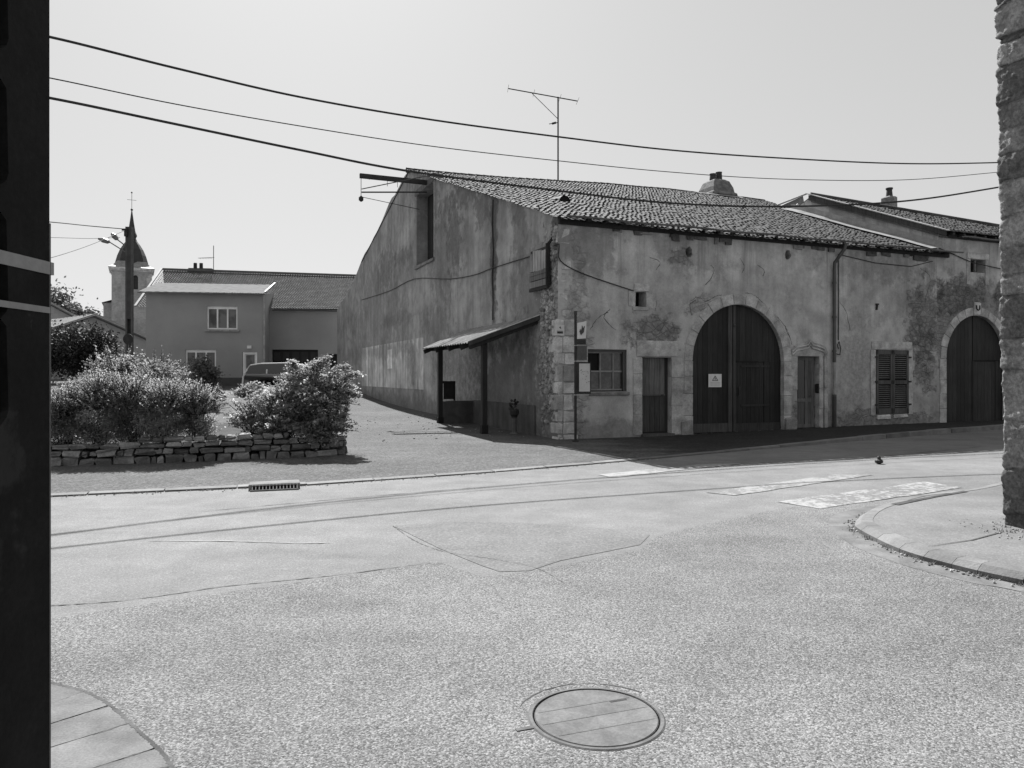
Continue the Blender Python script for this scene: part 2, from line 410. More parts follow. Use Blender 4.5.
for i in range(n - 1):
    g = 0.0; tn = rnd.uniform(.85, 1.15) if i % 4 == 0 else tn if i else 1
    zz = .1 + (.0 if i else 0)
    ring = lambda i: [(*kerb_out[i][:2], -.03), (*kerb_out[i][:2], .05), (*kmid[i][:2], .095), (*kin[i][:2], .104), (*kin[i][:2], -.03)]
    A = ring(i); B = ring(i + 1)
    if i % 4 == 3:
        for q in range(5): B[q] = tuple(B[q][k] + (A[q][k] - B[q][k]) * .07 for k in range(3))
    mb.add(A + B, [(k, k + 5, k + 6, k + 1) for k in range(4)] + [(0, 1, 2, 3, 4), (9, 8, 7, 6, 5)], tn)
struct(mb.build('kerb_curve', M_kerb))
pts = [Vector((p.x, p.y, 0)) for p in kin] + [Vector((60, 40, 0)), Vector((60, -30, 0)), Vector((14, -8, 0))]
sheet('pavement', pts, .1, M_island)
mb = MB()
strip(mb, [Vector((4.45, 8.62, 0)), Vector((5.2, 9.15, 0)), Vector((5.9, 9.6, 0))], .07, .107, 1, .4)
strip(mb, [Vector((3.66, 6.5, 0)), Vector((4.2, 6.75, 0)), Vector((4.7, 7.1, 0))], .012, .106, 1.4, .8)
strip(mb, [Vector((4.2, 5.55, 0)), Vector((4.5, 6.1, 0)), Vector((4.9, 6.75, 0))], .02, .106, 1.2, .8)
struct(mb.build('pavement_crack', M_seam))

# foreground slabs bottom left
edge = catmull([Vector((-5.5, 4.6, 0)), Vector((-3.6, 4.3, 0)), G(50, 685), G(100, 701), G(140, 735), G(171, 769), Vector((-1.1, 2.5, 0)), Vector((-.95, 1.5, 0)), Vector((-.95, -3, 0))], 4)
inn = []
for i, p in enumerate(edge):
    d = edge[min(i + 1, len(edge) - 1)] - edge[max(i - 1, 0)]; d.normalize(); inn.append(p + Vector((d.y, -d.x, 0)) * .42)
mb = MB(); i = 0
cuts = [0]
while cuts[-1] < len(edge) - 1: cuts.append(min(cuts[-1] + (3 if cuts[-1] % 5 == 0 else 2), len(edge) - 1))
for a, b in zip(cuts, cuts[1:]):
    L = [edge[k] for k in range(a, b + 1)]; I = [inn[k] for k in range(a, b + 1)]
    sh = lambda p, q, f: p + (q - p).normalized() * (f + rnd.uniform(-.003, .006)) + Vector((rnd.uniform(-.01, .01), rnd.uniform(-.01, .01), 0))
    L[0] = sh(L[0], L[1], .003); L[-1] = sh(L[-1], L[-2], .003); I[0] = sh(I[0], I[1], .003); I[-1] = sh(I[-1], I[-2], .003)
    tn = rnd.uniform(.85, 1.05); zz = .0115 + rnd.uniform(-.001, .001)
    for k in range(len(L) - 1):
        mb.add([(*L[k][:2], zz), (*L[k + 1][:2], zz), (*I[k + 1][:2], zz + .004), (*I[k][:2], zz + .004)], [(0, 1, 2, 3)], tn)
mb.build('gutter_slabs', M_conc)['kind'] = 'structure'
base_l = [Vector((p.x, p.y, 0)) for p in edge]
mb = MB()
for k in range(len(edge) - 1):
    o0 = edge[k] + (edge[k] - inn[k]) * .025; o1 = edge[k + 1] + (edge[k + 1] - inn[k + 1]) * .025
    mb.add([(*o0[:2], .0085), (*o1[:2], .0085), (*inn[k + 1][:2], .0085), (*inn[k][:2], .0085)], [(0, 1, 2, 3)], 1.3)
dm = MB()
for a in cuts[1:-1]:
    d_ = inn[a] - edge[a]; strip(dm, [edge[a] + d_ * (k / 9) + Vector((rnd.uniform(-.008, .008), rnd.uniform(-.008, .008), 0)) for k in range(10)], .011, .0127, rnd.uniform(1.0, 1.6), .8)
strip(dm, [edge[k // 12].lerp(edge[min(k // 12 + 1, len(edge) - 1)], (k % 12) / 12) for k in range(12 * (len(edge) - 1))], .018, .0125, 1.3, .35)
strip(dm, [inn[k // 4].lerp(inn[min(k // 4 + 1, len(inn) - 1)], (k % 4) / 4) for k in range(4 * (len(inn) - 1))], .025, .0255, 1.1, .9)
struct(dm.build('joint_dirt', M_seam))
struct(mb.build('slab_bedding', M_seam))
sheet('near_pavement', [Vector((p.x, p.y, 0)) for p in inn] + [Vector((-6, -3, 0)), Vector((-9, 4.2, 0))], .024, M_conc, .95)

# ---------------------------------------------------------------- farmhouse
ANG = math.atan2(.382, .924)
FR = Frame((1.525, 18.5), ANG)
front_st = [((.3, 0, 4.9), (.9, 1, .7), .10, .6), ((3.6, 0, 4.9), (1.1, 1, .6), .12, .5), ((10.5, 0, 4.9), (2.0, 1, .4), .13, .5),
            ((11.5, 0, 4.0), (1.8, 1, .9), .15, .4), ((9.4, 0, 1.5), (.75, 1, 1.3), .27, .75), ((6.9, 0, 4.2), (1.2, 1, .8), .27, .4), ((1.9, 0, 3.8), (1.3, 1, .9), .27, .4)]
front_rb = [((2.35, 0, 2.78), (.75, 1, .42), .15, .9), ((12.4, 0, 3.2), (.75, 1, 1.3), .12, .9), ((12.3, 0, 2.1), (.6, 1, .9), .13, .8), ((.15, 0, 2.0), (.3, 1, 2.6), .2, .6),
            ((7.25, 0, .45), (.35, 1, .3), .16, .8), ((3.3, 0, 4.75), (.35, 1, .2), .14, .8), ((10.6, 0, .35), (1.8, 1, .28), .14, .7), ((3.9, 0, 3.5), (.6, 1, .25), .2, .7)]
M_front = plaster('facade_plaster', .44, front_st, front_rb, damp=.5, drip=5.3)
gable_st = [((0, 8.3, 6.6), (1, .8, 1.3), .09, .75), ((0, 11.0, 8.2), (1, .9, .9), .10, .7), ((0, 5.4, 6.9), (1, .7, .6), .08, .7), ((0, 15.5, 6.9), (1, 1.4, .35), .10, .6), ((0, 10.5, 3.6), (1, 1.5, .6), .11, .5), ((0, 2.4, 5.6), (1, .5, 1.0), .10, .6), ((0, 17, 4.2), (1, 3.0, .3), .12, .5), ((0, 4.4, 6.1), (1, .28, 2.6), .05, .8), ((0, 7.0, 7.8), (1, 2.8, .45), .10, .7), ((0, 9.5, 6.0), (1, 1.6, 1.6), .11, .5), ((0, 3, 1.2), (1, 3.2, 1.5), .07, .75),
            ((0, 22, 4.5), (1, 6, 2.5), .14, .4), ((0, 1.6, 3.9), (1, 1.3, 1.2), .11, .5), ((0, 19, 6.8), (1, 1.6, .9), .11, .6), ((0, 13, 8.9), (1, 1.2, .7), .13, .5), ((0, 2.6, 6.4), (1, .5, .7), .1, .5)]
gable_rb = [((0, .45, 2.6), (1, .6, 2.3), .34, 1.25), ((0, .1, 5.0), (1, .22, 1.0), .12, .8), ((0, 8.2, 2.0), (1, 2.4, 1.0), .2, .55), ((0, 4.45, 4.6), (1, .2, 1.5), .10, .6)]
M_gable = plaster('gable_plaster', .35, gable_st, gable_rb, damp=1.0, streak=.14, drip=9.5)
M_stone = simple('dressed_stone', .37, .85, .32, 3, 35, .5, .012)
M_rstone = simple('rough_stone', .22, .9, .3, 5, 30, .9, .02)
M_dark = simple('dark_interior', .008, .9, .1)
m = Mat('canal_tiles')
c = m.math('MULTIPLY', m.map(m.noise(1.1, 6, .65), .3, .7, .75, 1.2), m.map(m.noise(22, 4, .7), .3, .7, .65, 1.35))
c = m.math('MULTIPLY', m.math('MULTIPLY', c, .048), m.attr())
M_tile = m.done(m.pbr(c, .8, m.bump(m.noise(40, 4, .7), .5, .01), .3))
M_under = simple('tile_channel', .038, .9, .3)
def wood(name, base, var=.4):
    m = Mat(name)
    g = m.noise(3, 6, .7, st=(14, 14, .6)); d = m.noise(1.2, 4, .6)
    c = m.math('MULTIPLY', m.map(g, .3, .7, 1 - var, 1 + var), m.map(d, .3, .7, .75, 1.2))
    c = m.math('MULTIPLY', m.math('MULTIPLY', c, base), m.attr())
    return m.done(m.pbr(c, .75, m.bump(g, .4, .006), .3))
M_wood = wood('old_door_wood', .02); M_timber = wood('dark_timber', .02); M_grey = wood('weathered_wood', .12, .5); M_doorg = wood('grey_door_wood', .09)
M_metal = simple('dull_metal', .10, .45, .25, 3, 30, .2, .004, spec=.5)
M_iron = simple('rusty_iron', .03, .7, .3, 5, 40, .3, .004)
M_white = simple('white_paint', .8, .6, .08, 2, 20, .1, .003)
M_zinc = simple('zinc_flashing', .22, .5, .2, 3, 20, .2, .005)
m = Mat('window_glass'); M_glass = m.done(m.pbr(.02, .12, m.bump(m.noise(2.5, 2, .5), .12, .02), .5))

farm = thing('farmhouse', 'long old rendered stone farmhouse with big arched barn door, tiled roof and tall gable wall', 'farmhouse', FR.O, ANG)
Ff = lambda a, b, d: (a, d, b)             # facade: t, z, depth
EAVE = 5.46
# openings
p = FR.front
D_small = rect(2.01, 2.92, .06, 2.09); D_arch = arch(3.59, 6.72, .02, 3.58); D_narrow = rect(7.21, 8.02, .08, 2.17)
W_low = rect(.42, 1.56, 1.2, 2.28); W_small = rect(*(p(633, 0)[0], p(646, 0)[0]), 3.27, 3.67)
W_small = rect(1.80, 2.13, 3.40, 3.80)
W_shut = rect(10.25, 11.64, .50, 2.40)
def oval(t, z, a, b, n=12, seed=0):
    rr = random.Random(seed); return [(t + a * math.cos(6.283 * k / n) * rr.uniform(.8, 1.15), z + b * math.sin(6.283 * k / n) * rr.uniform(.8, 1.15)) for k in range(n)]
o1 = p(689, 252); o2 = p(788, 255)
holes = [D_small, D_arch, D_narrow, W_low, W_small, W_shut, oval(o1[0], o1[1], .11, .15, 12, 1), oval(o2[0], o2[1], .11, .15, 12, 2)]
mb = MB(); T2 = 12.9
mb.wall([(GX, -.3), (T2, -.3), (T2, EAVE + .05), (GX, EAVE + .02)], holes, Ff, .42)
mb.box(.45, T2 - .01, .80, .82, -.3, 5.3, .1)
fw = mb.build('front_wall', M_front, farm)
# gable wall with loading opening and ventilation
op_a = FR.side(416.6, 194); op_b = FR.side(434, 190); zb = FR.side(425, 262)[1]
LOAD = rect(op_b[0], op_a[0], zb, 9.05)
gtop = [(33.5, 5.93), (28.3, 7.01), (24.9, 8.14), (21.0, 8.98), (18.3, 9.8), (15.4, 10.37), (14.4, 10.46), (10.5, 9.13), (5, 7.27), (0, 5.55)]
gt = []
for (a0, z0), (a1, z1) in zip(gtop[:5], gtop[1:6]):
    for k in range(5): gt.append((a0 + (a1 - a0) * k / 5, z0 + (z1 - z0) * k / 5 + rnd.uniform(-.10, .06)))
gt += gtop[5:]
mb = MB()
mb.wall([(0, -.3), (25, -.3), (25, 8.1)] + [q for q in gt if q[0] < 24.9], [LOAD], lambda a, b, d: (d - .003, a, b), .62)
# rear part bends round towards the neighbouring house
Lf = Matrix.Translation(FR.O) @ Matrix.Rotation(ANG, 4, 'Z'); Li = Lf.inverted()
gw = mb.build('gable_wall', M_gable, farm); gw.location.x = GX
c0 = FR.O + FR.v * 25 + FR.u * GX; c1 = Vector(((337 - CX) / F * 47.5, 47.5, 0))
lc1 = Li @ c1; lc0 = Vector((-.003, 28, 0))
pts = []
for k in range(9):
    f = k / 8; q = c0.lerp(c1, f); px = CX + q.x / q.y * F
    ypix = [(362, 259), (351, 286), (337, 311)]
    if px >= 351: yy = 259 + (362 - px) / 11 * 27
    else: yy = 286 + (351 - px) / 14 * 25
    pts.append((Li @ q, EYE + (HY - yy) / F * q.y + rnd.uniform(-.12, .05)))
mb = MB()
for (a, za), (b, zb2) in zip(pts, pts[1:]):
    mb.prism([(a.x, a.y, -.3), (b.x, b.y, -.3), (b.x, b.y, zb2), (a.x, a.y, za)], (.45, .3, 0))
mb.build('rear_gable_wall', M_gable, farm)
mb = MB()
mb.box(.35, 18.6, 24.6, 25, -.3, 7.5); mb.box(18.2, 18.6, 14.0, 24.6, -.3, 7.4)
mb.build('rear_wall', M_gable, farm)
# loading door deep in the opening
mb = MB(); a, b = LOAD[0][0], LOAD[1][0]
mb.box(.50, .56, a - .1, b + .1, zb - .1, 9.1, .8)
for k in range(7): mb.box(.47, .50, a + (b - a) * k / 7 + .01, a + (b - a) * (k + 1) / 7 - .01, zb, 9.0, rnd.uniform(.6, 1.4))
mb.build('loading_door', M_wood, farm).location.x = GX
mb = MB(); mb.box(-.02, .05, a - .16, a, zb - .02, 9.1, 1.2, 0, .01); mb.box(-.06, .5, a - .1, b + .12, zb - .14, zb - .002, .9, .02, .02)
mb.box(-.03, .3, a - .2, b + .2, 9.06, 9.3, .6, .01, .02)
mb.build('opening_frame', M_rstone, farm).location.x = GX
# plastered poster panel low on gable
mb = MB(); s0 = FR.side(424, 0)[0]; s1 = 28.5
s1 = FR.side(361.5, 0)[0]; s1 = min(s1, 24.9)
mb.box(-.022, 0.02, s0, s1, 1.05, 3.15, 1.0)
mb.box(-.03, .02, FR.side(392.5, 0)[0], FR.side(388, 0)[0], 1.95, 2.85, 1.7)
m_panel = plaster('panel_plaster', .52, [((0, 14, 2.2), (1, .5, 1.2), .16, .6), ((0, 19, 2.8), (1, 5, .3), .15, .5)], [], streak=.35)
mb.build('render_panel', m_panel, farm).location.x = GX

# ---- roof
def roofz(t, s):
    g = sstep(t, 0, 13)
    return 5.56 + .335 * s + g * .40 * min(max(s, 0) / 5.9, 1) - .05 * math.sin(math.pi * min(max(t, 0), 13) / 13) * max(0, 1 - s / 8) + .03 * mnoise.noise(Vector((t * .5, s * .5, 0)))
RS = 14.45
def tmax(s): return 13.45 if s < .2 else (T2 if s < 5.7 else 12.9 + 6.0 * (s - 5.7) / (RS - 5.7))
def tile_field(mb, mu, zf, t0, tmaxf, s0, s1, wt=.155, lt=.25, h=.03, light=.012):
    nr = int((s1 - s0) / lt) + 1; rr = random.Random(3)
    for j in range(nr):
        sa = s0 + j * lt; sb = min(sa + lt + .05, s1 + .03); tm = tmaxf(sa + lt / 2); ncol = int((tm - t0) / wt)
        for i in range(ncol):
            tc = t0 + (i + .5) * wt + rr.uniform(-.014, .014) + .02 * math.sin(sa * 2 + i * .3); hh = h * rr.uniform(.85, 1.15); lift = rr.uniform(.0, .02)
            if rr.random() < .015: lift += .03
            wv = wt * .36; P = []; sa2 = sa + rr.uniform(-.03, .03)
            for (sx, ww, up) in ((sa2, wv * 1.08, .028 + lift), (sb, wv * .9, .0 + lift)):
                for q in range(6):
                    a = math.pi * q / 5
                    tt = tc + ww * math.cos(a); P.append((tt, sx, zf(tc, sx) + up + hh * math.sin(a)))
            tn = rr.choice((.75, .85, .95, 1, 1, 1.1, 1.2)) * rr.uniform(.88, 1.1)
            if rr.random() < light: tn = 3.2
            n0 = len(mb.v)
            mb.add(P + [(tc + wv * .9 * math.cos(math.pi * q / 5), sa2 + .002, zf(tc, sa2) + .02 + lift + hh * .8 * math.sin(math.pi * q / 5)) for q in range(6)],
                   [(q, q + 1, q + 7, q + 6) for q in range(5)] + [(q + 1, q, q + 12, q + 13) for q in range(5)], tn)
    # channels under the covers
    NS = 24; NT = 24; P = []
    for j in range(NS + 1):
        s = s0 + .05 + (s1 - s0 - .05) * j / NS; tm = tmaxf(s)
        for i in range(NT + 1):
            t = t0 + .16 + (tm - t0 - .16) * i / NT; P.append((t, s, zf(t, s) - .005))
    mu.add(P, [(j * (NT + 1) + i, j * (NT + 1) + i + 1, (j + 1) * (NT + 1) + i + 1, (j + 1) * (NT + 1) + i) for j in range(NS) for i in range(NT)])
mb = MB(); mu = MB()
tile_field(mb, mu, roofz, GX - .2, tmax, -.38, RS)
roof = mb.build('roof', M_tile, farm)
# back slope and ridge row
mu.add([(GX - .05, RS, roofz(0, RS) - .02), (18.8, RS, roofz(13, RS) - .02), (18.8, 24.9, 7.7), (GX - .05, 25, 7.95)], [(0, 1, 2, 3)], 2)
mu.build('roof_underside', M_under, roof)
mb = MB()
for i in range(55):
    t = GX - .15 + i * .35; z = roofz(t, RS); 
    mb.tube([(t, RS, z - .0), (t + .37, RS, z + .012)], [.12, .10], 8, rnd.uniform(.7, 1.3))
mb.build('ridge_tiles', M_tile, roof)
# roof vent
t_v = 3.2
vz = None
for s in [k * .1 for k in range(10, 120)]:
    P = FR.O + FR.u * 0 + FR.v * s
pv_ = None; best = 1e9
for i in range(0, 140):
    for j in range(0, 160):
        t, s = i * .1, j * .1; q = Lf @ Vector((t, s, 0)); px = CX + q.x / q.y * F; py = HY - (roofz(t, s) - EYE) / q.y * F
        e = (px - 564) ** 2 + (py - 203) ** 2
        if e < best: best = e; pv_ = (t, s)
t, s = pv_; z = roofz(t, s)
mb = MB(); P = []
for k in range(9):
    a = math.pi * k / 8
    P += [(t + .2 * math.cos(a), s - .05, z + .02 + .2 * math.sin(a)), (t + .16 * math.cos(a), s + .6, z + .2 + .10 * math.sin(a))]
mb.add(P, [(2 * k, 2 * k + 1, 2 * k + 3, 2 * k + 2) for k in range(8)], 1.2)
vent = mb.build('roof_vent', M_tile, farm, True)
mb = MB(); mb.add([(t + .18 * math.cos(math.pi * k / 8), s - .02, z + .02 + .18 * math.sin(math.pi * k / 8)) for k in range(9)], [tuple(range(9))]); mb.build('vent_opening', M_dark, vent)
# eave board, rafter ends, crumbling mortar
mb = MB()
mb.box(GX, 13.35, -.10, -.02, EAVE - .10, EAVE + .06, 1); 
for i in range(27): mb.box(.25 + i * .49, .35 + i * .49, -.33, .0, EAVE - .02, EAVE + .04, rnd.uniform(.6, 1.5), .01)
mb.build('eave_board', M_timber, farm)
mb = MB()
for i in range(26):
    t = rnd.uniform(.3, 12.6); wd = rnd.uniform(.08, .4)
    mb.box(t, t + wd, -.05, .01, EAVE - .14 - rnd.uniform(0, .14), EAVE - .1, rnd.choice((.4, .5, .7, 1.1, .35)), .02)
mb.build('eave_mortar', M_rstone, farm)
def gutter_mesh(t0, t1, s, z, r=.07):
    mb = MB(); P = []
    N = 24
    for i in range(N + 1):
        t = t0 + (t1 - t0) * i / N; dz = .012 * math.sin(i * 1.3)
        for k in range(7):
            a = math.pi + math.pi * k / 6; P.append((t, s + r * math.cos(a), z + dz + r * math.sin(a)))
    mb.add(P, [(i * 7 + k, i * 7 + k + 1, (i + 1) * 7 + k + 1, (i + 1) * 7 + k) for i in range(N) for k in range(6)])
    return mb
gutter_mesh(GX + .05, 13.55, -.40, EAVE + .05, .045).build('roof_gutter', M_metal, farm, True)
t_ds = p(832, 300)[0]
mb = MB()
mb.tube([(t_ds + .12, -.40, EAVE + .0), (t_ds + .1, -.36, EAVE - .18), (t_ds - .02, -.12, EAVE - .55), (t_ds, -.09, EAVE - .75), (t_ds, -.09, 2.0)], .05, 10, .55)
mb.tube([(t_ds, -.09, 2.0), (t_ds, -.09, 1.0)], .045, 10, 2.6)
mb.tube([(t_ds, -.09, 1.0), (t_ds, -.09, -.02)], .06, 10, .25)
for z in (4.3, 3.3, 2.3, 1.0): mb.tube([(t_ds, -.09, z), (t_ds, -.09, z + .06)], .062, 10, .5)
mb.build('downspout', M_metal, farm)
mb = MB(); tt = t_ds + .22
mb.tube([(tt, -.03, 5.2), (tt + .01, -.03, 3.6), (tt, -.03, 2.65)], .014, 6)
mb.tube([(tt - .1, -.05, 2.25), (tt + .03, -.05, 2.22), (tt + .07, -.05, 2.4), (tt, -.05, 2.62), (tt - .06, -.05, 2.5), (tt - .02, -.05, 2.4)], .014, 6)
mb.tube([(tt + .1, -.02, 5.18), (tt + 1.5, -.02, 5.02), (tt + 3, -.02, 5.0), (12.7, -.02, 5.22)], .012, 6)
mb.build('facade_cable', M_iron, farm)
# cable along gable and first facade stretch
mb = MB(); pl = [(362, 300), (390, 291), (415, 279), (450, 279), (475, 275), (491, 269), (513, 262), (538, 254)]
pth = [(GX - .03,) + FR.side(*q) for q in pl] + [(GX - .03, .0, FR.side(549, 248)[1])]
t1_, z1_ = p(560, 261); t2_, z2_ = p(583, 274); t3_, z3_ = p(633, 291)
pth += [(GX + .02, -.03, pth[-1][2] - .05), (t1_, -.03, z1_), (t2_, -.03, z2_), (t3_, -.03, z3_)]
mb.tube(catmull(pth, 4), .014, 6); mb.build('gable_cable', M_iron, farm)

# ---- door and window surrounds
def blocks_arch(mb, t0, t1, ztop, wd, out=.02, n=13, z0=.05, jz=(.5, .45, .6)):
    r = (t1 - t0) / 2; zs = ztop - r; c = (t0 + t1) / 2
    for k in range(n):
        a0 = math.pi * k / n + .008; a1 = math.pi * (k + 1) / n - .008; ro = r + wd * rnd.uniform(.9, 1.08); tn = rnd.uniform(.85, 1.15); P = []
        for q in range(4):
            a = a0 + (a1 - a0) * q / 3
            for rr_, y in ((r - .004, .3), (r - .004, -out + .008), (r + .012, -out), (ro - .012, -out), (ro, -out + .01), (ro, .03)):
                P.append((c + rr_ * math.cos(a), y, zs + rr_ * math.sin(a)))
        fs = [(q * 6 + i, (q + 1) * 6 + i, (q + 1) * 6 + i + 1, q * 6 + i + 1) for q in range(3) for i in range(5)] + [(0, 1, 2, 3, 4, 5), (23, 22, 21, 20, 19, 18)]
        mb.add(P, fs, tn)
    for sgn, tb in ((-1, t0), (1, t1)):
        z = z0
        while z < zs - .05:
            h = min(rnd.choice(jz) * rnd.uniform(.85, 1.1), zs - z)
            if zs - z - h < .15: h = zs - z
            wv = wd * rnd.uniform(.92, 1.25)
            a, b = (tb - wv, tb + .004) if sgn < 0 else (tb - .004, tb + wv)
            mb.box(a, b, -out, .3, z + .006, z + h - .006, rnd.uniform(.82, 1.12), .004, .01); z += h
mb = MB(); blocks_arch(mb, 3.59, 6.72, 3.58, .28)
mb.box(3.2, 3.58, -.06, .3, -.1, .45, .7, .03, .05); mb.box(6.72, 7.12, -.08, .3, -.1, .42, .6, .03, .06)
mb.build('arch_surround', M_stone, farm)
def planks(mb, t0, t1, z0, z1, y, n, tl=(.7, 1.3), th=.03):
    for k in range(n):
        a = t0 + (t1 - t0) * k / n; b = t0 + (t1 - t0) * (k + 1) / n
        mb.box(a + .004, b - .004, y, y + th, z0 + rnd.uniform(0, .01), z1, rnd.uniform(*tl))
mb = MB(); planks(mb, 3.5, 5.02, .08, 3.6, .24, 9); mb.box(3.5, 5.0, .27, .30, 0, 3.6, .4); mb.box(4.84, 4.97, .20, .24, .06, 3.6, 3.0); mb.box(3.62, 4.84, .215, .24, .06, .30, 3.2)
leafL = mb.build('barn_door', M_wood, farm); leafL.location.y = -.13
mb = MB(); planks(mb, 5.05, 6.9, 2.0, 3.62, .25, 9); planks(mb, 5.05, 6.1, .1, 1.98, .25, 7); planks(mb, 6.12, 6.9, .08, 2.0, .25, 4); mb.box(5.0, 6.8, .28, .31, 0, 3.6, .35)
mb.box(5.0, 5.08, .19, .25, .06, 3.6, 2.6); mb.box(5.08, 6.66, .222, .25, .05, .28, 2.0); mb.box(5.14, 5.9, .232, .25, 1.99, 2.03, .5)
for z in (.75, 1.85): mb.box(5.3, 6.3, .228, .25, z, z + .05, 1.5)
leafR = mb.build('barn_door', M_wood, farm); leafR.location.y = -.13
mb = MB(); mb.box(5.18, 5.22, .17, .2, 1.05, 1.3); mb.tube([(5.02, .19, 3.0), (5.06, .17, 3.0)], .03, 8, 3); mb.build('door_handle', M_iron, leafR)
# small door
mb = MB(); mb.box(1.85, 3.12, -.03, .25, 2.09, 2.52, 1.05, .012, .03)
z = .05
for h in (.55, .5, .55, .43): mb.box(1.74, 2.012, -.02, .25, z + .004, z + h - .006, rnd.uniform(.85, 1.1), .006, .012); z += h
z = .05
for h in (.75, .75, .53): mb.box(2.92, 3.3, -.022, .25, z + .004, z + h - .006, rnd.uniform(.85, 1.1), .006, .012); z += h
mb.build('door_surround', M_stone, farm)
mb = MB(); planks(mb, 2.01, 2.8, 1.1, 2.08, .14, 5, (1.2, 1.45)); planks(mb, 2.01, 2.8, .12, 1.09, .14, 5, (.45, .65)); mb.box(2.0, 2.95, .17, .2, .02, 2.1, .3)
mb.box(2.01, 2.8, .12, .14, 1.08, 1.12, 1.1); mb.box(1.98, 2.95, -.12, .2, .0, .09, .9)
sdoor = mb.build('side_door', M_doorg, farm)
mb = MB(); mb.tube([(2.72, .13, 1.1), (2.72, .06, 1.1), (2.64, .06, 1.1)], .012, 6); mb.build('door_handle', M_iron, sdoor)
# narrow door with carved ogee lintel
mb = MB()
z = .05
for h in (.6, .6, .6, .35): mb.box(8.02, 8.16, -.03, .25, z, z + h - .006, rnd.uniform(.8, 1.05), .004, .012); mb.box(8.2, 8.32, -.05, .1, z, z + h - .006, rnd.uniform(.8, 1.05), .004, .012); z += h
mb.box(6.98, 7.21, -.02, .25, 1.2, 2.17, .9, .005, .01)
mb.wall([(6.98, 2.175), (8.34, 2.175), (8.34, 2.3), (8.25, 2.45), (8.05, 2.53), (7.85, 2.56), (7.66, 2.66), (7.5, 2.56), (7.3, 2.53), (7.1, 2.46), (6.98, 2.32)], [], lambda a, b, d: (a, -.03 + d, b), .1, .9, True)
for off_, zz in ((0, 0), (.0, -.09)):
    mb.tube([(7.0, -.045, 2.3 + zz), (7.15, -.05, 2.42 + zz), (7.4, -.05, 2.46 + zz), (7.58, -.05, 2.5 + zz), (7.66, -.05, 2.6 + zz), (7.74, -.05, 2.5 + zz), (7.95, -.05, 2.46 + zz), (8.18, -.05, 2.4 + zz), (8.3, -.045, 2.2 + zz), (8.3, -.045, 1.9)], .022, 6, 1.1)
mb.build('carved_surround', M_stone, farm)
mb = MB(); mb.box(7.21, 7.95, .14, .18, .1, 2.17, .9); 
for a, b in ((7.21, 7.33), (7.62, 7.72), (7.86, 7.95)): mb.box(a, b, .115, .14, .1, 2.15, 1.3)
for z in (.1, .85, 2.05): mb.box(7.33, 7.86, .118, .14, z, z + .1, 1.2)
mb.box(7.73, 7.95, .12, .14, .2, 2.05, .9)
nd = mb.build('narrow_door', M_doorg, farm); 
mb = MB(); mb.box(7.36, 7.59, .125, .138, .95, 2.05); mb.build('door_pane', M_glass, nd)
for o_ in (): pass
mb = MB(); mb.tube([(7.8, .11, 1.02), (7.8, .05, 1.02), (7.72, .05, 1.02)], .012, 6); mb.box(7.98, 8.1, -.02, .1, 1.1, 1.38, .8, 0, .02); mb.build('door_handle', M_iron, nd)
# low barred window
mb = MB(); mb.box(.40, 1.60, .16, .2, 1.18, 2.3, .15)
win = mb.build('window', M_timber, farm)
mb = MB()
for t in (.45, .83, 1.21): mb.box(t - .02, t + .02, .10, .14, 1.25, 2.25, 1.7)
for z in (1.25, 1.72, 2.2): mb.box(.43, 1.5, .095, .14, z - .02, z + .02, 1.7)
mb.box(1.47, 1.56, .05, .16, 1.2, 2.28, .35); mb.box(.42, 1.56, .04, .16, 2.22, 2.28, .3)
mb.build('window_frame', M_metal, win)
mb = MB()
for i, t in enumerate((.47, .85, 1.23)):
    for j, z in enumerate((1.27, 1.74)):
        if (i, j) == (0, 1): continue
        mb.box(t, t + .34, .125, .13, z, z + .44, 1)
mb.build('pane', simple('dusty_glass', .05, .25, .5, 2, 14, .2, .01, spec=.6), win)
mb = MB(); mb.box(.38, 1.62, -.06, .2, 1.1, 1.19, .8, .01, .015); mb.box(.05, .3, -.02, .1, 2.29, 2.33, .01); mb.build('window_sill', M_rstone, farm)
# small upper window
mb = MB(); mb.box(1.76, 2.22, -.03, .2, 3.80, 3.99, 1.15, .015, .03); mb.box(1.60, 1.80, -.02, .2, 3.40, 3.82, 1.0, .01, .02); mb.box(2.13, 2.42, -.02, .2, 3.32, 3.80, .9, .03, .05); mb.box(1.72, 2.2, -.03, .2, 3.30, 3.4, .8, .01, .02)
mb.build('window_surround', M_stone, farm)
mb = MB(); mb.box(1.75, 2.2, .35, .38, 3.3, 3.85, 1); mb.box(o1[0] - .2, o1[0] + .2, .35, .38, o1[1] - .25, o1[1] + .25); mb.box(o2[0] - .2, o2[0] + .2, .35, .38, o2[1] - .25, o2[1] + .25); mb.build('dark_opening', M_dark, farm)
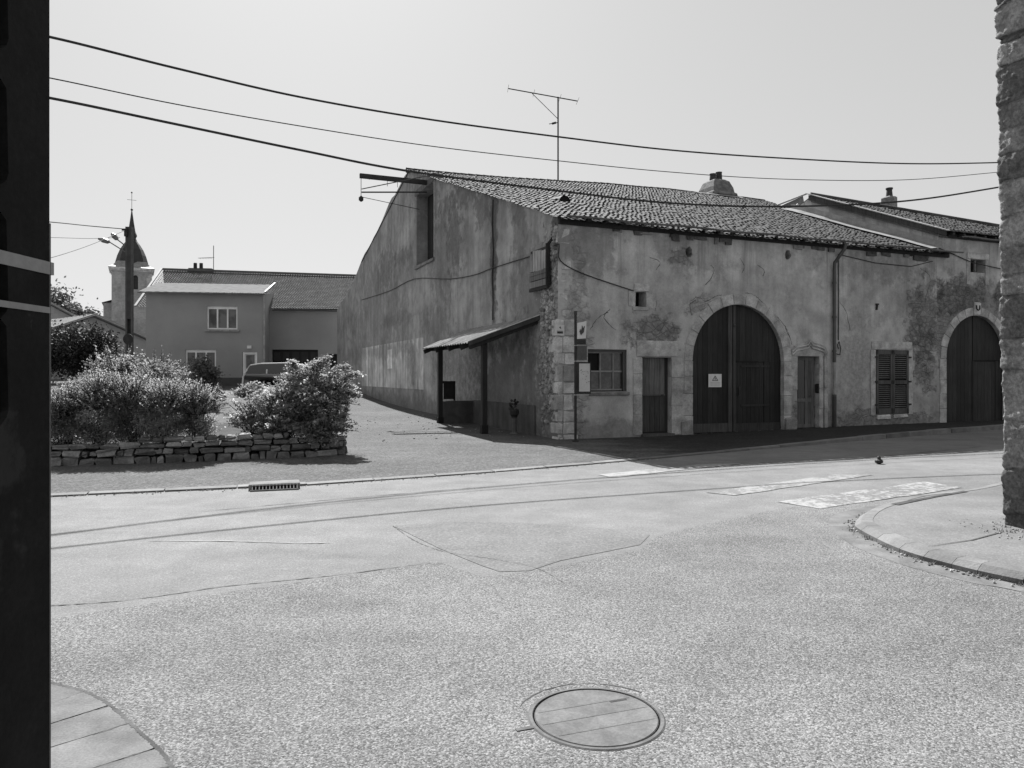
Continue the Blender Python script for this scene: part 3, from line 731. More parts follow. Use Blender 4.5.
# shuttered window
mb = MB(); mb.box(10.1, 11.8, -.025, .1, 2.40, 2.66, 1.1, .02, .03); mb.box(10.06, 10.26, -.022, .1, .4, 2.4, 1.1, .01, .02); mb.box(11.63, 11.82, -.022, .1, .4, 2.4, 1.15, .01, .02)
mb.box(10.3, 10.85, -.05, .1, .28, .42, 1.5, .015, .03); mb.box(11.0, 11.6, -.04, .1, .3, .42, 1.2, .02, .03)
mb.build('window_surround', M_stone, farm)
for a, b in ((10.27, 10.93), (10.95, 11.62)):
    mb = MB()
    for x0, x1, z0, z1 in ((a, a + .08, .45, 2.39), (b - .08, b, .45, 2.39), (a, b, 2.26, 2.39), (a, b, 1.35, 1.47), (a, b, .45, .62)): mb.box(x0, x1, -.045, -.005 + (.001 if x0 == a and x1 == b else 0), z0, z1, 1.5)
    for k in range(27):
        z = .65 + k * .063
        if 1.3 < z < 1.48 or z > 2.23: continue
        mb.add([(a + .08, -.035, z), (b - .08, -.035, z), (b - .08, -.004, z + .03), (a + .08, -.004, z + .03), (a + .08, -.03, z - .004), (b - .08, -.03, z - .004)], [(0, 1, 2, 3), (4, 5, 1, 0)], 2.0)
    mb.box(a + .05, b - .05, .02, .03, .5, 2.35, .1)
    mb.build('shutter', wood('shutter_wood%s' % '' , .05), farm)
mb = MB()
for t in (10.2, 11.62):
    for z in (.7, 1.4, 2.15): mb.box(t, t + .1, -.06, -.045, z, z + .05)
mb.build('shutter_hinge', M_iron, farm)
# corner quoins: dressed stones on both faces, and rubble on the gable edge
mb = MB(); z = -.05; k = 0
while z < 3.0:
    h = rnd.choice((.2, .28, .36, .3, .42)); wl = rnd.uniform(.36, .52) if k % 2 else rnd.uniform(.42, .6); gl = rnd.uniform(.34, .5) if k % 2 else rnd.uniform(.22, .32); pj = rnd.uniform(.012, .045); q4 = rnd.uniform(.1, .17)
    mb.box(GX - pj, GX + q4, -pj, gl, z + .013, z + h - .013, rnd.uniform(.7, 1.5), .016, .02)
    mb.box(GX + q4 + .025, GX + wl, -rnd.uniform(.012, .045), .1, z + .013, z + h - .013, rnd.uniform(.7, 1.5), .016, .02)
    if rnd.random() < .35 and wl < .5: mb.box(GX + wl + .015, GX + wl + rnd.uniform(.1, .22), -.014, .1, z + .01, z + h - .01, rnd.uniform(.8, 1.3), .012, .014)
    z += h; k += 1
for t, z, a, b in ((.0, 4.9, .3, .36), (.10, 4.28, .26, .2), (.10, 3.96, .34, .17), (.04, 3.45, .22, .22), (.10, 3.1, .3, .15)):
    mb.box(GX + t, GX + t + a, -.009, .05, z, z + b, rnd.uniform(1.05, 1.3), .03, .007)
mb.build('quoin_stones', M_stone, farm)
mb = MB(); rr = random.Random(5)
for k in range(170):
    s = rr.uniform(.25, 1.0) * (1 if rr.random() < .7 else .7); z = rr.uniform(.4, 3.9) if k < 125 else rr.uniform(4.5, 5.3)
    if k >= 125: s *= .4
    a = rr.uniform(.05, .11); b = rr.uniform(.035, .075); pr = rr.uniform(.025, .06)
    mb.add([(-pr, s + a * .7 * math.cos(6.283 * q / 7), z + b * .7 * math.sin(6.283 * q / 7)) for q in range(7)] + [(.0, s + a * math.cos(6.283 * q / 7) * rr.uniform(.8, 1.1), z + b * math.sin(6.283 * q / 7)) for q in range(7)],
           [tuple(range(7))] + [(q, (q + 1) % 7, 7 + (q + 1) % 7, 7 + q) for q in range(7)], rr.uniform(.6, 1.7))
mb.build('rubble_stones', M_rstone, farm).location.x = GX
# irregular dark stain line down the gable, drawn as a thin tube
mb = MB(); sg = 4.45; mb.tube([(-.012, sg, 6.95), (-.02, sg + .04, 6.2), (-.015, sg - .03, 5.4), (-.02, sg + .03, 4.6), (-.012, sg, 3.9), (-.015, sg + .02, 3.3)], [.02, .03, .02, .032, .018, .025], 6, 1)
mb.build('gable_streak', M_iron, farm).location.x = GX
# cracks in the render
mb = MB(); rr = random.Random(12)
def crack(pts, wd, n=6):
    pl = catmull([(a, -.0035, b) for a, b in pts], n); P = []
    for i, q in enumerate(pl):
        d = pl[min(i + 1, len(pl) - 1)] - pl[max(i - 1, 0)]; d.normalize(); nn = Vector((-d.z, 0, d.x)) * wd * rr.uniform(.3, 1.2)
        jx = rr.uniform(-.012, .012); jz = rr.uniform(-.012, .012)
        P += [(q.x + nn.x + jx, q.y, q.z + nn.z + jz), (q.x - nn.x + jx, q.y, q.z - nn.z + jz)]
    mb.add(P, [(2 * i, 2 * i + 1, 2 * i + 3, 2 * i + 2) for i in range(len(pl) - 1)], 1)
for pl in ([(693, 300), (697, 297), (706, 301), (716, 296), (722, 295)], [(745, 293), (754, 295), (762, 302), (770, 309)], [(705, 285), (711, 278), (714, 270), (711, 265)], [(742, 273), (744, 266), (740, 258)],
           [(757, 265), (764, 270), (763, 276)], [(692, 315), (690, 305), (696, 300)], [(776, 316), (784, 325), (789, 335), (792, 345)], [(651, 293), (656, 300), (655, 311)], [(610, 309), (604, 318), (616, 330)], [(590, 330), (598, 318), (608, 312)],
           [(650, 258), (660, 262), (656, 270)], [(838, 300), (846, 312), (850, 330)], [(920, 268), (930, 278), (925, 300)], [(785, 328), (790, 338)]):
    crack([FR.front(*q) for q in pl], .009)
mb.build('plaster_crack', simple('crack_shadow', .06, .95, .3), farm)
# hoist beam at the loading opening
mb = MB(); s = op_b[0] + .9
zb0 = FR.side(426, 184)[1]
mb.bar((.3, s, zb0), (-2.66, s + .0, zb0 + .0), .12, .17, 1.0)
mb.tube([(-2.61, s, zb0 - .05), (-2.61, s, zb0 - .55), (-2.61, s, zb0 - .75)], [.012, .012, .012], 6)
mb.lathe((-2.61, s, zb0 - .98), [(.03, 0), (.09, .05), (.09, .16), (.03, .22)], 8)
for x0, dz in ((-2.3, -.12), (-1.6, -.3), (-1.2, -.3)): mb.tube([(x0, s, zb0 - .05), (x0, s, zb0 + dz)], .01, 5)
mb.bar((-2.59, s, zb0 - .62), (0, s + .1, zb0 - .35), .03, .05); mb.bar((-2.59, s, zb0 - .8), (-.0, s + 1.2, zb0 - .8), .015, .02)
mb.bar((-2.59, s, zb0 - .5), (0, s - .9, zb0 + .1), .03, .03, 3)
mb.build('hoist_beam', M_iron, farm).location.x = GX
# stone chimney at the ridge
chm = lambda px, py: W(px, py, 39.0)
def px_of(t, s): q = Lf @ Vector((t, s, 0)); return CX + q.x / q.y * F
tx = min([k * .02 for k in range(1000)], key=lambda t: abs(px_of(t, RS) - 718.5)); sx = RS + .2
mb = MB()
z0 = roofz(12, RS)
mb.lathe((tx, sx, z0 - 1.0), [(1.1, 0), (1.02, .95), (1.08, 1.0), (1.04, 1.1), (.92, 1.16), (.86, 1.4), (.66, 1.75), (.45, 1.86)], 4, .7, True)
mb.build('stone_chimney', M_rstone, farm)
ch = farm.children[-1] if False else None
for dx, hh in ((-.2, .28), (.18, .4)):
    mb = MB(); mb.lathe((tx + dx, sx, z0 + .85), [(.16, 0), (.17, .05), (.15, hh), (.17, hh + .05)], 10); mb.build('chimney_pot', M_tile, farm)
mb = MB(); mb.add([(tx - 1.9, sx - 1.15, roofz(tx, sx - 1.15) + .1), (tx + .8, sx - 1.2, roofz(tx, sx - 1.2) + .1), (tx + .8, sx - .9, roofz(tx, sx - .9) + .14), (tx - 1.9, sx - .75, roofz(tx, sx - .8) + .14)], [(0, 1, 2, 3)])
mb.build('chimney_flashing', M_zinc, farm)

# ---------------------------------------------------------------- neighbouring house on the right
b2 = thing('village_house', 'taller rendered stone house with an arched door and small square window, right of the farmhouse', 'house', FR.O, ANG)
B = FR.side(810, 196, T2); Z2 = 6.16
sl2 = (B[1] - Z2) / (B[0] + .3)
M_front2 = plaster('neighbour_plaster', .44, [((14.5, 0, 4.0), (2.5, 1, .7), .10, .7), ((13.6, 0, 5.4), (.8, 1, .5), .24, .5)], [((13.9, 0, 4.1), (1.6, 1, .55), .11, .9), ((13.0, 0, 3.0), (.45, 1, 1.2), .13, .8), ((16.5, 0, 4.2), (1.0, 1, .6), .11, .8)], damp=.5, drip=6.0)
A2 = arch(13.32, 16.18, .06, 3.58)
w0 = FR.front(970, 272); w1 = FR.front(985, 260)
WS = rect(w0[0], w1[0], w0[1], w1[1])
mb = MB(); mb.wall([(T2, -.3), (22, -.3), (22, 6.1), (T2, 6.1)], [A2, WS], lambda a, b, d: (a, d + .004, b), .4)
mb.box(T2 + .1, 21.9, .8, .82, -.2, 5.9, .1)
mb.add([(T2, .0, -.3), (T2, .0, Z2 - .05), (T2, B[0], B[1] - .07), (T2, 11, 6.6), (T2, 11, -.3)], [(0, 1, 2, 3, 4)])
mb.add([(22, .0, -.3), (22, .0, Z2 - .05), (22, 4, 4.6), (22, 9, 4.4), (22, 9, -.3)], [(0, 1, 2, 3, 4)])
mb.build('wall', M_front2, b2)
mb = MB(); blocks_arch(mb, 13.32, 16.18, 3.58, .26)
r2 = 1.21; mb.box(14.60, 14.90, -.035, .1, 3.585, 4.0, 1.1, .008, .015)
mb.box(w0[0] - .15, w1[0] + .15, -.03, .1, w1[1], w1[1] + .2, 1.1, .01, .02); mb.box(w0[0] - .16, w0[0], -.02, .1, w0[1] - .4, w1[1], .9, .01, .01); mb.box(w1[0], w1[0] + .15, -.02, .1, w0[1] - .4, w1[1], .9, .01, .01)
mb.build('stone_surround', M_stone, b2)
mb = MB(); mb.tube([(14.67, -.05, 3.9), (14.68, -.06, 3.78), (14.75, -.06, 3.74), (14.82, -.06, 3.78), (14.83, -.05, 3.9)], .02, 6); mb.build('horseshoe', M_iron, b2)
bt, bz = FR.front(876, 306); mb = MB(); mb.bar((bt - .04, -.05, bz + .05), (bt + .04, -.05, bz + .05), .06, .04); mb.bar((bt, -.05, bz + .06), (bt, -.02, bz - .12), .04, .05); mb.build('iron_bracket', M_iron, farm)
mb = MB(); planks(mb, 13.25, 14.70, .1, 3.62, .12, 8, (.9, 1.5)); planks(mb, 14.73, 16.3, 2.12, 3.62, .12, 8, (.8, 1.3)); planks(mb, 14.78, 15.8, .1, 2.07, .115, 6, (1.1, 1.7)); planks(mb, 15.83, 16.3, .1, 2.1, .12, 3, (.8, 1.3)); mb.box(13.25, 16.3, .15, .18, 0, 3.6, .3)
mb.box(14.69, 14.76, .10, .14, .1, 2.1, 1.0); mb.build('barn_door', M_wood, b2)
mb = MB(); mb.box(w0[0] - .05, w1[0] + .05, .3, .33, w0[1] - .1, w1[1] + .1); mb.build('window_opening', M_dark, b2)
mb = MB(); mb.box(w0[0] + .42, w0[0] + .47, .14, .2, w0[1], w1[1], 1.4); mb.build('window_frame', M_grey, b2)
# its roof: ridge falls away to the right
Cs, Ct = 1.84, 18.6
def ridge_s(t): return B[0] + (Cs - B[0]) * (t - T2) / (Ct - T2)
def z2f(t, s): return Z2 + sl2 * (s + .3)
mb = MB(); mu = MB()
t_of_s = lambda s: min(21.8, T2 + (s - B[0]) / (Cs - B[0]) * (Ct - T2))
tile_field(mb, mu, z2f, T2 - .05, t_of_s, -.35, B[0] - .02)
mu.add([(T2 - .02, B[0], B[1] - .05), (21.8, ridge_s(21.8), z2f(20.8, ridge_s(21.8)) - .05), (22, 9, 4.5), (T2, 11, 6.4)], [(0, 1, 2, 3)], 2)
r2o = mb.build('roof', M_tile, b2); mu.build('roof_underside', M_under, r2o)
mb = MB()
for i in range(24):
    t = T2 + i * .36; s = ridge_s(t); s2 = ridge_s(t + .36)
    mb.tube([(t, s, z2f(t, s) + .02), (t + .38, s2, z2f(t, s2) + .04)], [.13, .11], 8, rnd.uniform(.7, 1.3))
mb.build('ridge_tiles', M_tile, r2o)
mb = MB(); mb.add([(T2 - .08, -.4, z2f(0, -.4) - .16), (T2 - .08, -.4, z2f(0, -.4) + .02), (T2 - .08, B[0], B[1] + .03), (T2 - .08, B[0], B[1] - .17)], [(0, 1, 2, 3)], .5)
mb.bar((T2 - .06, -.45, z2f(0, -.45) + .03), (T2 - .06, B[0], B[1] + .07), .16, .03, 3.2)
mb.bar((T2 - .12, -.45, z2f(0, -.45) - .2), (T2 - .12, B[0] - .2, B[1] - .26), .05, .05, .6)
mb.build('verge_board', M_grey, b2)
gutter_mesh(13.6, 21.8, -.38, 6.02, .045).build('roof_gutter', M_metal, b2, True)
mb = MB(); mb.box(13.0, 21.9, -.1, .0, 6.0, 6.12); 
for i in range(18): mb.box(13.2 + i * .49, 13.3 + i * .49, -.33, 0, 6.04, 6.11, 1.2)
mb.build('eave_board', M_timber, b2)
# lead flashing where the lower roof meets this wall
mb = MB(); N = 12; P = []
for k in range(N + 1):
    s = -.2 + (B[0] + 1.2) * k / N; z = roofz(12.8, s)
    P += [(T2 - .01, s, z + .34), (T2 - .02, s, z + .16), (T2 - .5, s, z + .10)]
mb.add(P, [(3 * k + a, 3 * k + a + 1, 3 * k + a + 4, 3 * k + a + 3) for k in range(N) for a in (0, 1)], 1.4); mb.build('roof_flashing', M_zinc, b2)
q = None
mb = MB(); tcx, tcz = FR.front(891.5, 215, 4.2)
mb.box(tcx - .2, tcx + .2, 4.1, 4.5, tcz - .8, tcz + .72, 1, .01, .04)
chb = mb.build('chimney', M_rstone, b2)
mb = MB(); mb.lathe((tcx - .0, 4.3, tcz + .7), [(.13, 0), (.10, .28), (.13, .31), (.13, .36)], 12); mb.build('chimney_pot', M_tile, chb)
mb = MB(); mb.tube([(T2 + .1, -.02, 5.65), (14.5, -.03, 5.28), (16.5, -.03, 5.1), (18, -.03, 5.1)], .014, 6); mb.build('facade_cable', M_iron, b2)
# small roof far behind, peeping over
q = W(785, 210, 46)
hb = thing('far_roof_house', 'small distant roof peeping above the tiles left of the verge of the taller house', 'house', (q.x, q.y, 0), ANG)
mb = MB(); mb.T = local(hb)
a = W(762, 214, 45); b = W(803, 196, 46); c = W(806, 214, 46)
mb.prism([a, (b.x, b.y, b.z), (c.x, c.y, c.z), (c.x, c.y, 0), (a.x, a.y, 0)], (-2, 8, 0), .9); mb.build('wall', M_gable, hb)
mb = MB(); mb.T = local(hb); mb.bar(a + Vector((-.2, -.1, .08)), b + Vector((.1, -.1, .08)), .3, .1, 1.4); mb.bar(W(794, 211, 44), W(799, 205, 44), .15, .25, 1.6); mb.build('roof_edge', M_zinc, hb)

# ---------------------------------------------------------------- bus shelter against the gable
sh = thing('bus_shelter', 'open bus shelter with dark timber posts and sloping metal roof against the gable', 'bus shelter', FR.O + FR.u * GX, ANG)
HI = 3.13; LO = 2.47; OUT = -1.53
for s in (2.16, 6.2):
    mb = MB(); mb.box(-1.22, -1.08, s - .07, s + .07, -.05, 2.55, 1, 0, .01); mb.box(-1.24, -1.06, s - .09, s + .09, -.05, .28, .6); mb.build('post', M_timber, sh)
mb = MB(); mb.box(-1.22, -1.08, 2.2, 7.0, 2.42, 2.56); mb.build('beam', M_timber, sh)
def shz(x): return HI + (x / OUT) * (LO - HI)
mb = MB()
for s, s9 in ((1.2, 2.35), (2.4, 3.1), (4.2, 4.2), (5.5, 5.5), (6.8, 6.8)): mb.bar((-.01, s, shz(0) - .09), (OUT + .02, s9, shz(OUT) - .09), .08, .13)
mb.build('rafter', M_timber, sh)
mb = MB(); P = []; N = 90
for k in range(N + 1):
    s = 1.08 + 5.87 * k / N; s9 = 2.3 + 4.65 * k / N; dz = .018 * math.sin(k * 1.45)
    P += [(0.0, s, HI + dz + .03), (OUT, s9, LO + dz + .03)]
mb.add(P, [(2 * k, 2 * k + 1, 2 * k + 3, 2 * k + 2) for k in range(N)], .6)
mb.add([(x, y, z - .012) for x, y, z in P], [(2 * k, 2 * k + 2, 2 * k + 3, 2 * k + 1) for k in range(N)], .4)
mb.bar((-.0, 1.05, HI + .0), (OUT - .02, 2.27, LO + .0), .02, .12, .12)
mb.bar((0, 1.05, HI + .07), (OUT, 2.27, LO + .07), .05, .02, 1.1)
mb.build('roof_sheet', simple('fibre_cement_sheet', .42, .98, .25, 3, 30, .2, .005, spec=.0), sh)
mb = MB(); mb.box(-1.08, -.02, 6.12, 6.28, -.1, .80, .9); mb.build('low_wall', plaster('low_wall_render', .10, (), (), streak=.2), sh)
mb = MB(); mb.box(-.06, -.004, 1.3, 6.1, -.1, .82, 1); mb.build('wall_skirting', bpy.data.materials['low_wall_render'], sh)
mb = MB()
z = .86
mb.box(-1.04, -.7, 6.16, 6.2, z, z + .55, .5); mb.box(-1.08, -.66, 6.13, 6.16, z + .5, z + .58, .3); mb.box(-.72, -.66, 6.13, 6.16, z - .05, z + .58, .3)
mb.build('notice_frame', M_iron, sh)
# post/standpipe with dead plant in front of gable
q = FR.O + FR.v * 1.9 - FR.u * .80; zq = zt(q.x, q.y)
pt = thing('plant_pot_stand', 'dark knobbly plant pot on a slim pale stand under the shelter roof', 'plant stand', (q.x, q.y, zq), 0)
mb = MB(); mb.lathe((0, 0, 0), [(.12, 0), (.1, .03), (.07, .05), (.06, .42), (.1, .46)], 10, 1.0); mb.build('stand', simple('stand_concrete', .10, .8), pt)
mb = MB(); mb.lathe((0, 0, .46), [(.07, 0), (.12, .06), (.13, .16), (.11, .2)], 10, 1)
for k in range(26):
    a = rnd.uniform(0, 6.28); r = rnd.uniform(.02, .14); z = .6 + rnd.uniform(0, .28); mb.lathe((r * math.cos(a), r * math.sin(a), z), [(.01, 0), (.035, .02), (.03, .05), (.005, .07)], 6, rnd.uniform(.5, 1.5))
mb.build('pot', M_iron, pt)

# ---------------------------------------------------------------- wooden board and sign on the corner
wb = thing('wooden_board', 'weathered plank board hung high on the gable edge of the farmhouse', 'wooden board', FR.O + FR.u * GX, ANG)
s0_, s1_ = .0, 1.62
s_a = FR.side(534.5, 0)[0]; s_b = FR.side(551.5, 0)[0]
s_a = max(s_a, s_b + .5)
zt_, zb_ = FR.side(543, 249)[1], FR.side(543, 287)[1]
mb = MB(); n = 6
for k in range(n):
    a = s_b + (s_a - s_b) * k / n; b = s_b + (s_a - s_b) * (k + 1) / n
    mb.box(-.14, -.11, a + .01, b - .01, zb_ + .42 + rnd.uniform(-.02, .02), zt_ - .05 + rnd.uniform(-.04, .04), rnd.uniform(1.6, 3))
for z, h in ((zb_, .16), (zb_ + .18, .12), (zb_ + .31, .1)): mb.box(-.15, -.11, s_b, s_a, z, z + h, rnd.uniform(1.0, 1.6))
mb.box(-.11, -.09, s_b, s_a, zb_, zt_, .25)
mb.build('planks', M_grey, wb)
mb = MB(); mb.bar((-.12, s_b - .03, zb_ - .03), (-.12, s_b - .03, zt_ + .05), .05, .1); mb.bar((-.12, s_b - .05, zb_ - .05), (-.12, s_a + .02, zb_ - .05), .06, .08); mb.bar((-.1, s_b, zt_ + .04), (0, s_b - .1, zt_ + .2), .05, .05); mb.build('board_frame', M_timber, wb)
a, z1 = FR.front(552.5, 327); b, z0 = FR.front(561, 337)
mb = MB()
sgn = thing('wall_sign', 'small pale square sign on the stone corner beside the bus stop pole', 'sign', FR.O + FR.u * -.53, ANG)
t0_, t1_ = -.0, .0
tA = FR.front(553, 330)[0]; tB = FR.front(561.5, 330)[0]
sgx = (-.06 + .0)
s2a = FR.side(553, 330)[0]; 
mb.box(tA + .36, tB + .36, -.075, -.06, z0, z1, .8) if False else mb.box(.02, .26, -.06, -.045, 2.60, 2.87, .7)
mb.build('plate', M_white, sgn)
mb = MB(); mb.box(.06, .22, -.064, -.0605, 2.65, 2.69); mb.box(.06, .22, -.064, -.0605, 2.70, 2.715); mb.add([(.11, -.064, 2.80), (.17, -.064, 2.76), (.15, -.064, 2.83)], [(0, 1, 2)]); mb.build('lettering', M_iron, sgn)

# bus stop pole
q = G(575.5, 441, .04); ang_b = 0.12
bs = thing('bus_stop_pole', 'slim dark bus stop pole with white emblem flag and timetable case by the corner', 'bus stop', (q.x, q.y, zt(q.x, q.y)), ang_b)
Dq = q.y; hz = lambda y: EYE + (HY - y) / F * Dq - zt(q.x, q.y)
mb = MB(); mb.tube([(0, 0, 0), (0, 0, hz(315))], .032, 10); mb.tube([(0, 0, hz(315)), (0, 0, hz(311))], .04, 10, 1.5); mb.tube([(0, 0, 0), (0, 0, .03)], .08, 10); mb.build('pole', M_iron, bs)
x = lambda px: (px - 575.5) / F * Dq
mb = MB(); mb.add([(x(577), -.012, hz(339)), (x(586), -.012, hz(338)), (x(586.6), -.012, hz(321)), (x(577), -.012, hz(323))] + [(x(577), .012, hz(339)), (x(586), .012, hz(338)), (x(586.6), .012, hz(321)), (x(577), .012, hz(323))],
                  [(0, 1, 2, 3), (7, 6, 5, 4), (0, 4, 5, 1), (1, 5, 6, 2), (2, 6, 7, 3), (3, 7, 4, 0)], .75)
fl = mb.build('stop_flag', M_white, bs)
mb = MB(); mb.tube([(x(579.5), -.016, hz(331)), (x(581), -.016, hz(334)), (x(583), -.016, hz(331.5)), (x(584.5), -.016, hz(326))], [.01, .028, .03, .008], 6)
mb.tube([(x(581), -.016, hz(332)), (x(582.5), -.016, hz(328)), (x(582), -.016, hz(325.5))], [.012, .02, .006], 6); mb.tube([(x(580), -.016, hz(329)), (x(581), -.016, hz(332.5))], [.006, .02], 6)
mb.build('emblem', simple('emblem_ink', .09), fl)
mb = MB(); mb.box(x(577), x(586), -.012, .012, hz(344.5), hz(339)); mb.build('flag_base', M_iron, bs)
mb = MB(); mb.box(x(577), x(587), -.01, .01, hz(360), hz(346), 1.6); mb.build('grey_plate', simple('grey_plate', .055), bs)
mb = MB(); mb.box(x(574), x(587.5), -.03, .03, hz(361.8), hz(360.6), 3); mb.box(x(574), x(589), -.03, .03, hz(395.5), hz(394.3), 3); mb.box(x(574), x(578), -.03, .03, hz(346), hz(345), 3); mb.build('clamp', M_metal, bs)
mb = MB(); mb.box(x(576.5), x(591), -.02, .035, hz(394), hz(362), 1); cse = mb.build('timetable_case', M_iron, bs)
mb = MB(); mb.box(x(579), x(590), -.027, -.021, hz(391.5), hz(363.5), .62); mb.build('timetable', M_white, cse)
mb = MB()
for k in range(14):
    a = rnd.uniform(580, 588); yy = rnd.uniform(370, 383); mb.box(x(a), x(a + rnd.uniform(.6, 2)), -.0305, -.0275, hz(yy), hz(yy - rnd.uniform(.3, .8)), 1)
mb.build('map_marks', simple('faded_ink', .2), cse)
nt_ = thing('paper_notice', 'white square warning notice pinned to the arched barn door', 'notice', FR.O, ANG)
a0_, z1_ = FR.front(705, 374, .23); b0_, z0_ = FR.front(718, 387, .23)
mb = MB(); mb.box(a0_, b0_, .075, .081, z0_, z1_, .8); mb.build('sheet', M_white, nt_)
mb = MB(); cxn = (a0_ + b0_) / 2; hn = z1_ - z0_
for (p0_, p1_) in (((-.09, .5), (0, .85)), ((0, .85), (.09, .5)), ((-.09, .5), (.09, .5))): mb.bar((cxn + p0_[0], .072, z0_ + hn * p0_[1]), (cxn + p1_[0], .072, z0_ + hn * p1_[1]), .004, .02)
mb.bar((cxn, .072, z0_ + hn * .57), (cxn, .072, z0_ + hn * .72), .004, .03)
for k in range(3): mb.box(a0_ + .06, b0_ - .06, .070, .0745, z0_ + hn * (.14 + .1 * k), z0_ + hn * (.17 + .1 * k), 3)
mb.build('warning_mark', simple('notice_ink', .13), nt_)

# ---------------------------------------------------------------- antenna
q = W(558, 190, 40.5)
l = Li @ Vector((q.x, q.y, 0)); ll = Lf @ Vector((l.x, RS, 0))
t_best = min([k * .02 for k in range(600)], key=lambda t: abs(CX + (Lf @ Vector((t, RS, 0))).x / (Lf @ Vector((t, RS, 0))).y * F - 558))
q = Lf @ Vector((t_best, RS, 0)); zr = roofz(t_best, RS); D = q.y
an = thing('roof_antenna', 'tall thin television antenna mast on the farmhouse ridge', 'antenna', (q.x, q.y, zr), 0)
z_ = lambda y: EYE + (HY - y) / F * D - zr
x_ = lambda px: (px - 558) / F * D
mb = MB(); mb.tube([(0, 0, -.3), (0, 0, z_(97))], .035, 8); mb.build('mast', M_iron, an)
mb = MB(); mb.tube([(x_(508), .3, z_(86)), (x_(577), -.3, z_(103.5))], .025, 6)
mb.tube([(x_(532), .1, z_(92.5)), (0, 0, z_(119))], .015, 6)
for k in (0, 3, 6, 8):
    f = k / 8; px = 508 + 69 * f; mb.tube([(x_(px) + .03, -.45 + .3 - .6 * f, z_(86 + 17.5 * f)), (x_(px) - .03, .45 + .3 - .6 * f, z_(86 + 17.5 * f))], .008, 5)
mb.tube([(x_(549), 0, z_(124)), (0, 0, z_(122.5))], .018, 6); mb.tube([(x_(552), 0, z_(123.7)), (x_(556), 0, z_(122.6))], .05, 6)
mb.build('aerial', M_iron, an)

# ---------------------------------------------------------------- overhead cables
def wire(pts, r, label, name='overhead_cable', mat=None):
    """pts: px, py, depth"""
    P = [W(*q) for q in pts]; P = catmull(P, 10)
    mb = MB(); mb.tube(P, r, 6); return tag(mb.build(name, mat or M_iron), label, 'cable', 'overhead cables')
wire([(-60, 17, 11.56), (50, 37, 13.18), (175, 68, 15.01), (300, 97, 16.85), (430, 119.5, 18.76), (560, 137, 20.67), (670, 150, 22.29), (780, 158, 23.91), (900, 163.5, 25.67), (1000, 162.5, 27.14), (1120, 158, 28.91)], .024, 'thick topmost cable crossing the sky above the farmhouse')
wire([(-60, 58, 11.20), (50, 78, 12.57), (175, 104, 14.14), (300, 126, 15.70), (430, 146, 17.32), (560, 161, 18.95), (670, 172, 20.32), (780, 179, 21.70), (900, 180, 23.20), (1000, 172, 24.45), (1120, 160, 25.95)], .011, 'thin middle cable crossing the sky, passing behind the antenna mast'.replace('behind', 'across'))
wire([(-60, 80, 10.84), (50, 98, 11.70), (175, 124, 12.67), (300, 150, 13.65), (408, 171, 14.49), (560, 191, 15.67), (670, 203, 16.53), (780, 206.5, 17.39), (900, 201.5, 18.33), (1000, 187, 19.11), (1120, 165, 20.04)], .022, 'thick lowest cable crossing in front of the tiled roof')

# ---------------------------------------------------------------- concrete pole, left foreground
cp = thing('concrete_pole', 'dark concrete utility pole close by at the left edge with two steel bands', 'utility pole', (-1.15, 1.4, 0), 0)
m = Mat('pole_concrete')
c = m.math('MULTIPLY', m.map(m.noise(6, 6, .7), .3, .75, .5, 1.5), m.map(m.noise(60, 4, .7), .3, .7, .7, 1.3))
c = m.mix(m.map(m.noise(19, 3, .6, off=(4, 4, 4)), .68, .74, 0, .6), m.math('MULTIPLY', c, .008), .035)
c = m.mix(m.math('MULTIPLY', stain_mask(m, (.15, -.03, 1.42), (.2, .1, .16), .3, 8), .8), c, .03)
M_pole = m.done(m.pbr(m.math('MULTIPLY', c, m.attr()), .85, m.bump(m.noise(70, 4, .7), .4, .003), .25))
mb = MB(); mb.T = local(cp)
X1, X0 = -1.0, -1.32; Y0, Y1 = 1.12, 1.60
ovs = []
for zc in [EYE + (HY - y) / F * 1.42 for y in (-150, -12, 127, 263, 372)]:
    ovs.append([(1.345 + .125 * math.cos(6.283 * k / 20), zc + (.075 if math.sin(6.283 * k / 20) > 0 else -.075) * (0 if zc < 1.65 and False else 1) + .05 * math.sin(6.283 * k / 20)) for k in range(20)])
mb.wall([(Y0, 0), (Y1, 0), (Y1, 8), (Y0, 8)], ovs, lambda a, b, d: (X1 - d, a, b), .1)
mb.add([(X1 - .1, Y0, 0), (X1 - .1, Y1, 0), (X1 - .1, Y1, 8), (X1 - .1, Y0, 8)], [(0, 1, 2, 3)], .3)
mb.add([(X1, Y1, 0), (X1 - .012, Y1 + .012, 0), (X1 - .012, Y1 + .012, 8), (X1, Y1, 8)], [(0, 1, 2, 3)], 2.2)  # chamfer tinted lighter than the face to paint in its sunlit edge
mb.add([(X1 - .012, Y1 + .012, 0), (X0, Y1 + .012, 0), (X0, Y1 + .012, 8), (X1 - .012, Y1 + .012, 8)], [(0, 1, 2, 3)])
mb.add([(X0, Y0, 0), (X0, Y1 + .012, 0), (X0, Y1 + .012, 8), (X0, Y0, 8)], [(0, 1, 2, 3)])
mb.add([(X0, Y0, 0), (X1, Y0, 0), (X1, Y0, 8), (X0, Y0, 8)], [(0, 1, 2, 3)]); mb.add([(X0, Y0, 8), (X1, Y0, 8), (X1, Y1 + .012, 8), (X0, Y1 + .012, 8)], [(0, 1, 2, 3)])
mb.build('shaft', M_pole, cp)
mb = MB(); mb.T = local(cp); mb.tube([(X1 - .001, Y1 + .001, 0), (X1 - .0015, Y1 + .002, 1.2), (X1 - .001, Y1 + .001, 1.93)], .003, 8); mb.build('conduit', M_metal, cp)
